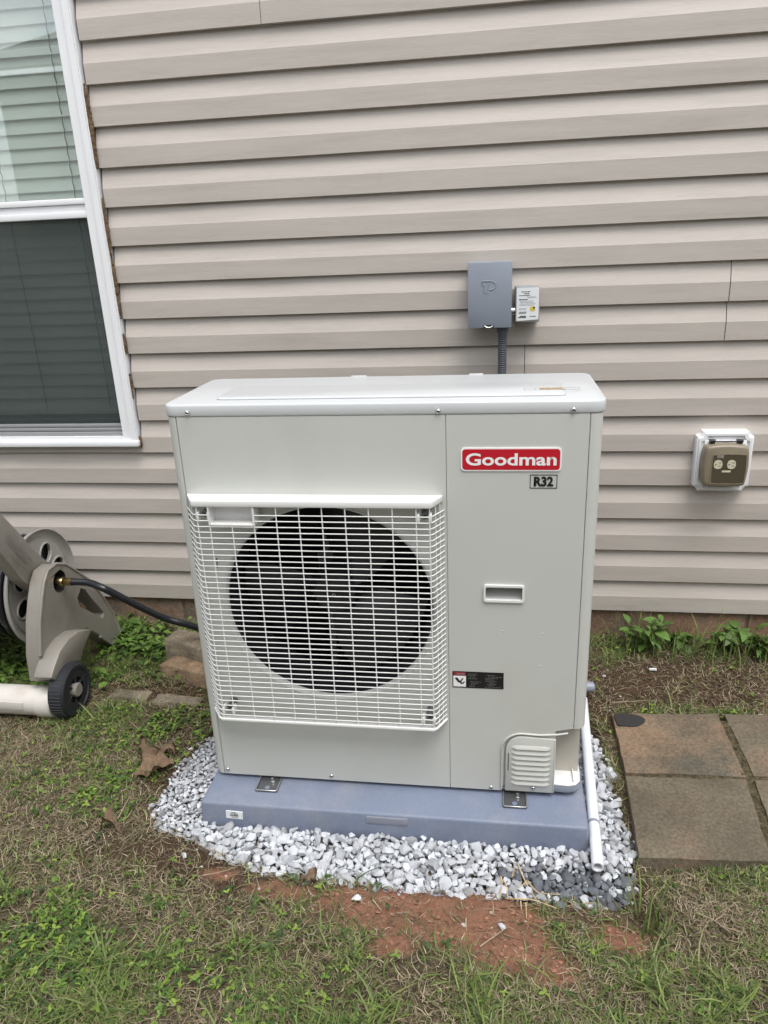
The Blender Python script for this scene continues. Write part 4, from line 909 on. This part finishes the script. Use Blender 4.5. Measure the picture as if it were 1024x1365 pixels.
def blades(name, label, n, palette, lmin, lmax, wmin, wmax, lean, weight, seed, curl=.6, zoff=0., thf=.55, twist=.9, area=(-1.3, 2.1, -.95, .90)):
    r = np.random.default_rng(seed); xs, ys = [], []
    while sum(map(len, xs)) < n:
        x = r.uniform(area[0], area[1], n*2); y = r.uniform(area[2], area[3], n*2); w = weight(x, y); k = (r.random(n*2) < w) & ~bad(x, y); xs.append(x[k]); ys.append(y[k])
    x = np.concatenate(xs)[:n]; y = np.concatenate(ys)[:n]; z = gh(x, y)-.003+zoff*r.random(n)
    L = lmin+(lmax-lmin)*r.random(n)**1.5; wd = r.uniform(wmin, wmax, n); az = r.uniform(0, 2*np.pi, n); le = np.clip(r.normal(lean, .25, n), .05, 1.5); cu = r.normal(curl, .35, n); tw = r.normal(0, twist, n)
    seg = 4; rows = []; px_, py_, pz_ = x.copy(), y.copy(), z.copy(); th = le*thf
    for s in range(seg+1):
        u = s/seg; w = wd*(1-u**1.6)*.5+.0001; sd_ = az+np.pi/2+tw*u*.5
        a_ = np.stack([px_-np.cos(sd_)*w, py_-np.sin(sd_)*w, pz_], -1); b_ = np.stack([px_+np.cos(sd_)*w, py_+np.sin(sd_)*w, pz_], -1); rows.append((a_, b_))
        th2 = np.clip(th+cu*u*1.3, -.2, 1.75); d = L/seg; az2 = az+tw*u
        px_ = px_+np.cos(az2)*np.sin(th2)*d; py_ = py_+np.sin(az2)*np.sin(th2)*d; pz_ = np.maximum(pz_+np.cos(th2)*d, z+.002)
    V = np.stack([np.stack([a, b], 1) for a, b in rows], 1).reshape(n, -1, 3); nv = 2*(seg+1)
    q = np.array([[2*s, 2*s+1, 2*s+3, 2*s+2] for s in range(seg)]); Q = (q[None]+(np.arange(n)*nv)[:, None, None]).reshape(-1, 4)
    # no blade may cross the wall face
    V[..., 1] = np.minimum(V[..., 1], WALL+.012)
    pal = np.array(palette); ci = r.integers(0, len(pal), n); cj = r.integers(0, len(pal), n); m = r.random((n, 1))**.7; c = (pal[ci]*m+pal[cj]*(1-m))*r.uniform(.72, 1.25, (n, 1))
    me = bpy.data.meshes.new(name); me.vertices.add(n*nv); me.vertices.foreach_set('co', V.ravel().astype('f')); me.loops.add(Q.size); me.loops.foreach_set('vertex_index', Q.ravel().astype('i')); me.polygons.add(len(Q)); me.polygons.foreach_set('loop_start', np.arange(0, Q.size, 4).astype('i')); me.polygons.foreach_set('use_smooth', np.ones(len(Q), bool)); me.update()
    a = me.color_attributes.new('Col', 'FLOAT_COLOR', 'POINT'); cc = np.concatenate([np.repeat(c, nv, 0), np.ones((n*nv, 1))], 1); a.data.foreach_set('color', cc.ravel().astype('f'))
    me.materials.append(M['grass']); o = bpy.data.objects.new(name, me); COL.objects.link(o); tag(o, label, 'grass', kind='stuff'); return o
def w_green(x, y):
    g = soft(x, y, GREEN, .8); t = soft(x, y, TAN, .6); b = np.maximum(soft(x, y, CLAY, .3), soft(x, y, SOIL, .4)*.93); p = np.clip((fbm(x, y, 17, 4, 7)-.36)*3.2, .04, 1)
    cl_ = np.clip((fbm(x, y, 43, 2, 26)-.36)*4.5, .12, 1)
    return np.clip((.34+.66*g)*p*cl_*(1-.75*t)*(1-b)+.003, 0, 1)
def w_straw(x, y):
    t = soft(x, y, TAN, .8); b = soft(x, y, CLAY, .3); s = soft(x, y, SOIL, .4); p = np.clip((fbm(x, y, 19, 4, 6)-.30)*2.6, .1, 1)
    return np.clip((.45+.55*t)*(.25+.75*p)*(1-.86*b)*(1-.55*s)+.01, 0, 1)
GP = [(.105, .165, .038), (.165, .235, .056), (.060, .105, .030), (.21, .275, .08), (.20, .21, .08), (.24, .26, .11)]
SP = [(.37, .30, .195), (.25, .195, .12), (.52, .44, .30), (.14, .10, .06), (.33, .29, .20), (.08, .058, .038)]
blades('straw', 'dry tan straw and thatch matted over the lawn', 105000, SP, .010, .048, .0009, .0022, 1.4, w_straw, 3, .10, .012, thf=1, twist=1.6)
blades('grass', 'patchy short green grass of the lawn', 62000, GP, .014, .050, .0017, .0040, 1.1, w_green, 4, .5, .005, thf=.85, twist=1.2)
def w_long(x, y): return w_green(x, y)**1.3*np.clip((fbm(x, y, 23, 3, 11)-.45)*5, 0, 1)
blades('long_grass', 'scattered longer grass blades bending over the lawn', 2600, GP+[(.17, .22, .07)], .05, .11, .0026, .0048, 1.0, w_long, 6, .8, thf=.8)
def leaf_mesh(name, L, W, bend, m, nl=5, fold=.25, tipw=.0):
    bm = NB(); rows = []
    for i in range(nl+1):
        u = i/nl; w = W*.5*(math.sin(math.pi*min(1, u**.8*.97+.015))**.75) if 0 < u < 1 else W*.03; zc = bend*L*(u-u*u*1.4); row = []
        for k in (-1, 0, 1): row.append(bm.verts.new((L*u, k*w, zc+abs(k)*w*fold)))
        rows.append(row)
    for A, B in zip(rows, rows[1:]):
        for k in range(2): bm.faces.new((A[k], B[k], B[k+1], A[k+1]))
    me = bpy.data.meshes.new(name); bm.to_mesh(me); bm.free(); finish(me, 80); me.materials.append(M[m]); return me
LEAF = [leaf_mesh('leaf', 1, .42, .35, 'leaf'), leaf_mesh('leaf', 1, .55, .25, 'leaf'), leaf_mesh('leaf', 1, .34, .5, 'leaf')]
def cover_patch(name, label, n, palette, weight, seed, smin, smax, trefoil=.0, hmax=.03, area=(-1.3, 2.1, -.95, .90)):
    from mathutils import Euler
    r = np.random.default_rng(seed); x = r.uniform(area[0], area[1], n*40); y = r.uniform(area[2], area[3], n*40); k = (r.random(n*40) < weight(x, y)) & ~bad(x, y); x, y = x[k][:n], y[k][:n]; z = gh(x, y)
    base = [(np.array([v.co[:] for v in me.vertices]), [list(p.vertices) for p in me.polygons]) for me in LEAF]; V, Fc, C = [], [], []; off = 0; pal = np.array(palette)
    for i in range(len(x)):
        s = r.uniform(smin, smax); h = r.uniform(.004, hmax); tre = r.random() < trefoil; a0 = r.uniform(0, 6.28); c = pal[r.integers(len(pal))]*r.uniform(.75, 1.25)
        for t in range(3 if tre else 1):
            co, fs = base[1 if tre else r.integers(3)]; R3 = np.array(Euler((r.uniform(-.4, .4), r.uniform(-.55, .25), a0+t*2.09)).to_matrix())
            V.append((co*s*(.8 if tre else 1))@R3.T+np.array([x[i], y[i], z[i]+h])); Fc += [[v+off for v in f] for f in fs]; off += len(co); C += [(*c, 1)]*len(co)
    me = bpy.data.meshes.new(name); me.from_pydata(np.concatenate(V).tolist(), [], Fc); a = me.color_attributes.new('Col', 'FLOAT_COLOR', 'POINT'); a.data.foreach_set('color', np.array(C, 'f').ravel()); finish(me, 80); me.materials.append(M['grass'])
    o = bpy.data.objects.new(name, me); COL.objects.link(o); tag(o, label, 'ground cover', kind='stuff')
KP = [(.085, .155, .03), (.12, .21, .04), (.065, .12, .03), (.16, .26, .05)]
cover_patch('clover', 'bright green clover and small weeds low in the lawn', 5200, KP+[(.05, .095, .03), (.07, .12, .035), (.24, .34, .06)]+[(.20, .30, .05)], lambda x, y: np.clip(soft(x, y, [(-.12, -.45, .28, .13), (-.33, .02, .16, .11), (-.28, .26, .2, .08), (.05, -.58, .3, .08)], .8)*.9*np.clip((fbm(x, y, 29, 3, 10)-.4)*4, 0, 1)+.16*w_green(x, y)**.7, 0, 1), 31, .006, .017, .45, .02)
cover_patch('ground_ivy', 'dense low broadleaf weeds between the house and the edging stones', 2100, KP, lambda x, y: np.clip(soft(x, y, [(-.50, .57, .16, .11), (-.62, .72, .3, .14), (-.95, .6, .4, .2), (-.33, .80, .2, .06)], .6)*(1-.8*soft(x, y, [(-.33, .46, .2, .05)]))*np.clip((fbm(x, y, 37, 3, 9)-.3)*3, .1, 1), 0, 1), 33, .016, .038, .0, .035)
# taller weeds along the foundation, one plant each
def weed(x, y, h, n, spread, label, seed, lmin=.035, lmax=.065):
    r = random.Random(seed); z = float(gh([x], [y])[0]); t = thing('weed', label, 'plant', (x, y, z), 'weeds along the foundation'); nst = max(2, n//6); tips = []
    bm = NB()
    for s in range(nst):
        a = r.uniform(0, 6.28); d = spread*r.uniform(.2, 1); tip = Vector((x+d*math.cos(a), min(y+d*.55*math.sin(a), WALL-.02), z+h*r.uniform(.45, 1))); b = Vector((x+r.uniform(-.02, .02), y+r.uniform(-.015, .015), z-.012)); mid = (b+tip)/2+Vector((0, 0, h*.15)); tube(bm, smooth_path([b, mid, tip], 4), .0018, 5); tips.append((b, mid, tip))
    obj('stem', bm, 'stem', t, angle=80)
    for k in range(n):
        b, mid, tip = tips[k % nst]; u = .25+.75*((k//nst)+1)/(n//nst+1); u = min(u, 1); p = b*(1-u)**2+mid*2*u*(1-u)+tip*u*u
        o = bpy.data.objects.new('leaf', LEAF[r.randrange(3)]); COL.objects.link(o); s = r.uniform(lmin, lmax)*(.75 if u > .9 else 1); o.location = p; o.scale = (s, s, s)
        az = r.uniform(-3.14, 3.14)
        if p.y+s*math.sin(az) > WALL-.005: az = -az
        o.rotation_euler = (r.uniform(-.4, .4), r.uniform(-.75, .35), az); setparent(o, t)
weed(1.235, .790, .11, 46, .09, 'bushy broadleaf weed against the foundation nearest the heat pump', 1)
weed(1.345, .815, .08, 22, .06, 'low weed with long blades beside the bushy weed at the foundation', 2)
weed(1.47, .80, .095, 36, .08, 'leafy weed growing below the outdoor outlet', 3, .04, .07)
weed(1.60, .78, .10, 38, .09, 'leafy weed at the foundation further along from the outlet', 4, .04, .075)
weed(1.80, .80, .09, 24, .1, 'weed at the foundation beyond the outlet, farthest along the wall', 5)
weed(-.33, .80, .07, 18, .06, 'leafy weed by the foundation behind the garden hose', 6, .03, .05)
weed(-.47, .66, .05, 18, .08, 'low bright weed between the cart and the broken slabs', 7, .04, .065)
weed(-.62, .80, .06, 16, .07, 'weed by the foundation behind the cart frame', 8, .03, .05)
def w_tuft(x, y): return np.clip(soft(x, y, [(1.25, .80, .09, .05), (1.5, .76, .25, .04), (1.045, -.30, .03, .05)], .6), 0, 1)
blades('tall_grass', 'tall grass blades growing by the foundation and the gravel corner', 240, GP+[(.15, .23, .06)], .07, .17, .003, .006, .5, w_tuft, 9, .5)

# ------------------------------------------------------------------ litter: dead leaves, roots, twigs
def dead_leaf(px_, py_, L, rot, seed, label):
    p = onZ(px_, py_, .01); r = random.Random(seed); bm = NB(); nu, nv_ = 10, 6; rows = []
    for i in range(nu+1):
        u = i/nu; w = .30*L*(math.sin(math.pi*min(1, .06+u*.92))**.6)*(1+.45*math.sin(u*15+seed)); row = []
        for k in range(nv_+1):
            v = k/nv_*2-1; row.append(bm.verts.new(((u-.5)*L, v*w, .006+.010*math.sin(u*5+seed)+.022*abs(v)**1.5*math.sin(u*4+seed*2)+r.uniform(-.002, .002))))
        rows.append(row)
    for A, B in zip(rows, rows[1:]):
        for k in range(nv_): bm.faces.new((A[k], B[k], B[k+1], A[k+1]))
    g = bmesh.ops.solidify(bm, geom=list(bm.faces), thickness=.0006)
    o = obj('dead_leaf', bm, 'deadleaf', None, angle=70); o.location = (p.x, p.y, float(gh([p.x], [p.y])[0])+.016); o.rotation_euler = (0, 0, rot); o.scale = (1.25, 1.25, 1.25); tag(o, label, 'leaf')
dead_leaf(203, 1008, .075, -.3, 1, 'curled tan dead leaf with a raised edge left of the gravel')
dead_leaf(222, 1004, .05, -.2, 5, 'slim rolled dead leaf touching the curled tan one')
dead_leaf(206, 1028, .085, .55, 3, 'brown lobed dead leaf lying between the curled leaf and the gravel')
dead_leaf(412, 1172, .035, .9, 4, 'small reddish-brown dead leaf at the gravel front edge')
dead_leaf(147, 1104, .04, .2, 6, 'small flat dead leaf alone in the straw')
def litter(name, pts, r, m, label, cat, branches=()):
    bm = NB(); P = []
    for a, b, h in pts:
        q = onZ(a, b, .006); P.append(Vector((q.x, q.y, float(gh([q.x], [q.y])[0])+h+.007)))
    sp_ = smooth_path(P, 5); tube(bm, sp_, r, 5, rads=[r*(1-.6*i/len(sp_)) for i in range(len(sp_))])
    for br in branches:
        B = []
        for a, b, h in br: q = onZ(a, b, .006); B.append(Vector((q.x, q.y, float(gh([q.x], [q.y])[0])+h+.007)))
        s2 = smooth_path(B, 5); tube(bm, s2, r*.7, 5, rads=[r*.7*(1-.6*i/len(s2)) for i in range(len(s2))])
    o = obj(name, bm, m, None, angle=80); tag(o, label, cat)
litter('dry_root', [(668, 1165, .012), (672, 1190, .008), (690, 1204, .006), (710, 1203, .005), (742, 1213, .003)], .0027, 'root', 'tangle of pale dry roots spilling from the gravel onto the red clay', 'roots',
       [[(690, 1150, .02), (700, 1172, .014), (712, 1190, .010), (732, 1199, .006)], [(676, 1180, .01), (690, 1182, .014), (703, 1172, .015)], [(704, 1173, .014), (716, 1186, .012), (728, 1188, .012), (752, 1190, .012)], [(694, 1204, .005), (695, 1215, .003)], [(701, 1206, .004), (702, 1224, .002)], [(670, 1170, .012), (667, 1195, .006), (668, 1203, .004)], [(674, 1172, .012), (678, 1195, .006), (686, 1203, .005)], [(712, 1190, .01), (717, 1207, .004)], [(728, 1198, .006), (736, 1186, .01)], [(683, 1165, .012), (687, 1150, .012)]])
litter('dry_root', [(742, 1204, .004), (770, 1203, .012), (793, 1200, .01)], .0016, 'root', 'thin pale root lying along the wet grey stones', 'roots', [[(752, 1196, .012), (768, 1210, .006), (784, 1220, .002)], [(766, 1190, .014), (767, 1203, .012)]])
litter('twig', [(640, 1262, .004), (660, 1250, .006), (678, 1238, .004)], .0016, 'twig', 'short straight twig next to the lone white stone on the clay', 'twig')
litter('twig', [(138, 1180, .006), (158, 1094, .006), (173, 1064, .008)][1:], .0022, 'twig', 'pale stick lying in the grass left of the gravel', 'twig', [[(158, 1092, .006), (147, 1100, .004), (145, 1086, .003)]])
litter('twig', [(270, 1172, .006), (295, 1165, .008), (330, 1148, .01)], .0013, 'twig', 'thin pale stem across the dirt below the left gravel corner', 'twig')
litter('twig', [(930, 1222, .01), (952, 1232, .012), (972, 1246, .008)], .0017, 'twig', 'forked brown stick in the grass below the paving slabs', 'twig', [[(952, 1232, .012), (966, 1222, .012)], [(960, 1238, .01), (990, 1248, .01)]])
litter('twig', [(815, 945, .012), (840, 943, .012), (875, 940, .01)], .0015, 'twig', 'thin straw lying along the far edge of the paving', 'twig')
p = onZ(870, 896, .01); o = obj('white_fragment', box(NB(), p.x-.012, p.x+.012, p.y-.0035, p.y+.0035, .004, .012, .002), 'pvc'); tag(o, 'small white plastic fragment on the bare soil by the weeds', 'fragment'); o.location.z = float(gh([p.x], [p.y])[0])

# ------------------------------------------------------------------ clay crumbs
def crumbs():
    r = np.random.default_rng(77); V, Fc, C = [], [], []; off = 0; base = [(np.array([v.co[:] for v in me.vertices]), [list(p.vertices) for p in me.polygons]) for me in CH['stone'][:6]]
    x = r.uniform(-.3, 1.6, 60000); y = r.uniform(-.5, .8, 60000); w = np.maximum(soft(x, y, CLAY, .5), soft(x, y, SOIL, .4)*.5); k = (r.random(60000) < w*.7) & ~bad(x, y); x, y = x[k][:3200], y[k][:3200]; z = gh(x, y); cl = soft(x, y, CLAY, .3)
    for i in range(len(x)):
        co, fs = base[r.integers(6)]; s = .0010+.0062*r.random()**5; V.append(co*s+np.array([x[i], y[i], z[i]+s*.2])); Fc += [[v+off for v in f] for f in fs]; off += len(co)
        c = np.array((.27, .135, .084))*cl[i]+np.array((.09, .058, .036))*(1-cl[i]); c = c*r.uniform(.6, 1.35)
        if r.random() < .05: c = np.array((.45, .42, .38))
        C += [(*c, 1)]*len(co)
    me = bpy.data.meshes.new('soil_crumbs'); me.from_pydata(np.concatenate(V).tolist(), [], Fc); a = me.color_attributes.new('Col', 'FLOAT_COLOR', 'POINT'); a.data.foreach_set('color', np.array(C, 'f').ravel())
    o = obj('soil_crumbs', me, 'chips', None, angle=40); tag(o, 'loose crumbs of red clay and soil on the bare ground', 'soil', kind='stuff')
crumbs()

# ------------------------------------------------------------------ across the yard, seen only in the window glass
NY = -4.4; NX0, NX1 = -4.15, 9.5
nb = thing('neighbour_house', 'pale neighbouring house across the side yard, mirrored in the window glass', 'house', (2.7, NY-4, 0))
bm = NB(); box(bm, NX0, NX1, NY-8, NY, -.1, 3.04); obj('wall', bm, mat('pale_siding', (.66, .68, .65), .6, vary=.06, stretch=(1, 1, 9), vscale=4), nb)
bm = NB(); prism(bm, [(NY+.25, 3.04), (NY-4, 4.54), (NY-8.25, 3.04), (NY-8.25, 3.14), (NY-4, 4.66), (NY+.25, 3.15)], [], NX0-.05, NX1+.05, FYZ); obj('roof', bm, mat('shingle', (.12, .115, .11), .9, vary=.2), nb)
bm = NB(); box(bm, NX0-.05, NX1+.05, NY+.25, NY+.36, 3.03, 3.17, .01); obj('gutter', bm, 'whitevinyl', nb)
for wx in (3.2, 6.4):
    bm = NB(); box(bm, wx, wx+1.0, NY-.01, NY+.06, .95, 2.25, .01); w = obj('window', bm, 'whitevinyl', nb)
    for z0_, z1_ in ((1.02, 1.57), (1.63, 2.18)): bm = NB(); box(bm, wx+.07, wx+.93, NY+.055, NY+.065, z0_, z1_); obj('pane', bm, 'smoke', w)
def tree(x, y, h, label, seed):
    t = thing('yard_tree', label, 'tree', (x, y, 0)); r = np.random.default_rng(seed); bm = NB()
    tube(bm, [(x, y, -.2), (x+.1, y, h*.3), (x-.05, y+.1, h*.55), (x, y, h*.9)], .2, 10, rads=[.24, .18, .13, .03])
    for k in range(7):
        a = k*2.4; z0_ = h*(.3+.07*k); tube(bm, [(x, y, z0_), (x+math.cos(a)*h*.14, y+math.sin(a)*h*.14, z0_+h*.1), (x+math.cos(a)*h*.26, y+math.sin(a)*h*.26, z0_+h*.15)], .06, 6, rads=[.08, .05, .015])
    obj('trunk', bm, mat('bark', (.10, .075, .055), .95, vary=.3, bump=.5), t, angle=60)
    cl = [(x+r.normal(0, h*.17), y+r.normal(0, h*.17), h*r.uniform(.45, 1.0)) for _ in range(22)]; n = 9000
    c = np.array([cl[i] for i in r.integers(0, 22, n)])+r.normal(0, h*.055, (n, 3)); d = r.normal(0, 1, (n, 3)); d /= np.linalg.norm(d, axis=1)[:, None]; e = np.cross(d, r.normal(0, 1, (n, 3))); e /= np.linalg.norm(e, axis=1)[:, None]; sz = r.uniform(.035, .075, (n, 1))
    V = np.stack([c-d*sz, c+e*sz*.5, c+d*sz, c-e*sz*.5], 1).reshape(-1, 3); me = bpy.data.meshes.new('crown'); me.from_pydata(V.tolist(), [], np.arange(n*4).reshape(-1, 4).tolist()); obj('crown', me, 'leaf', t, flat=True)
tree(-8.6, -8.0, 5.2, 'leafy yard tree beside the neighbouring house', 1)
tree(-12.5, -13.0, 7.0, 'larger yard tree farther back from the neighbouring house', 2)
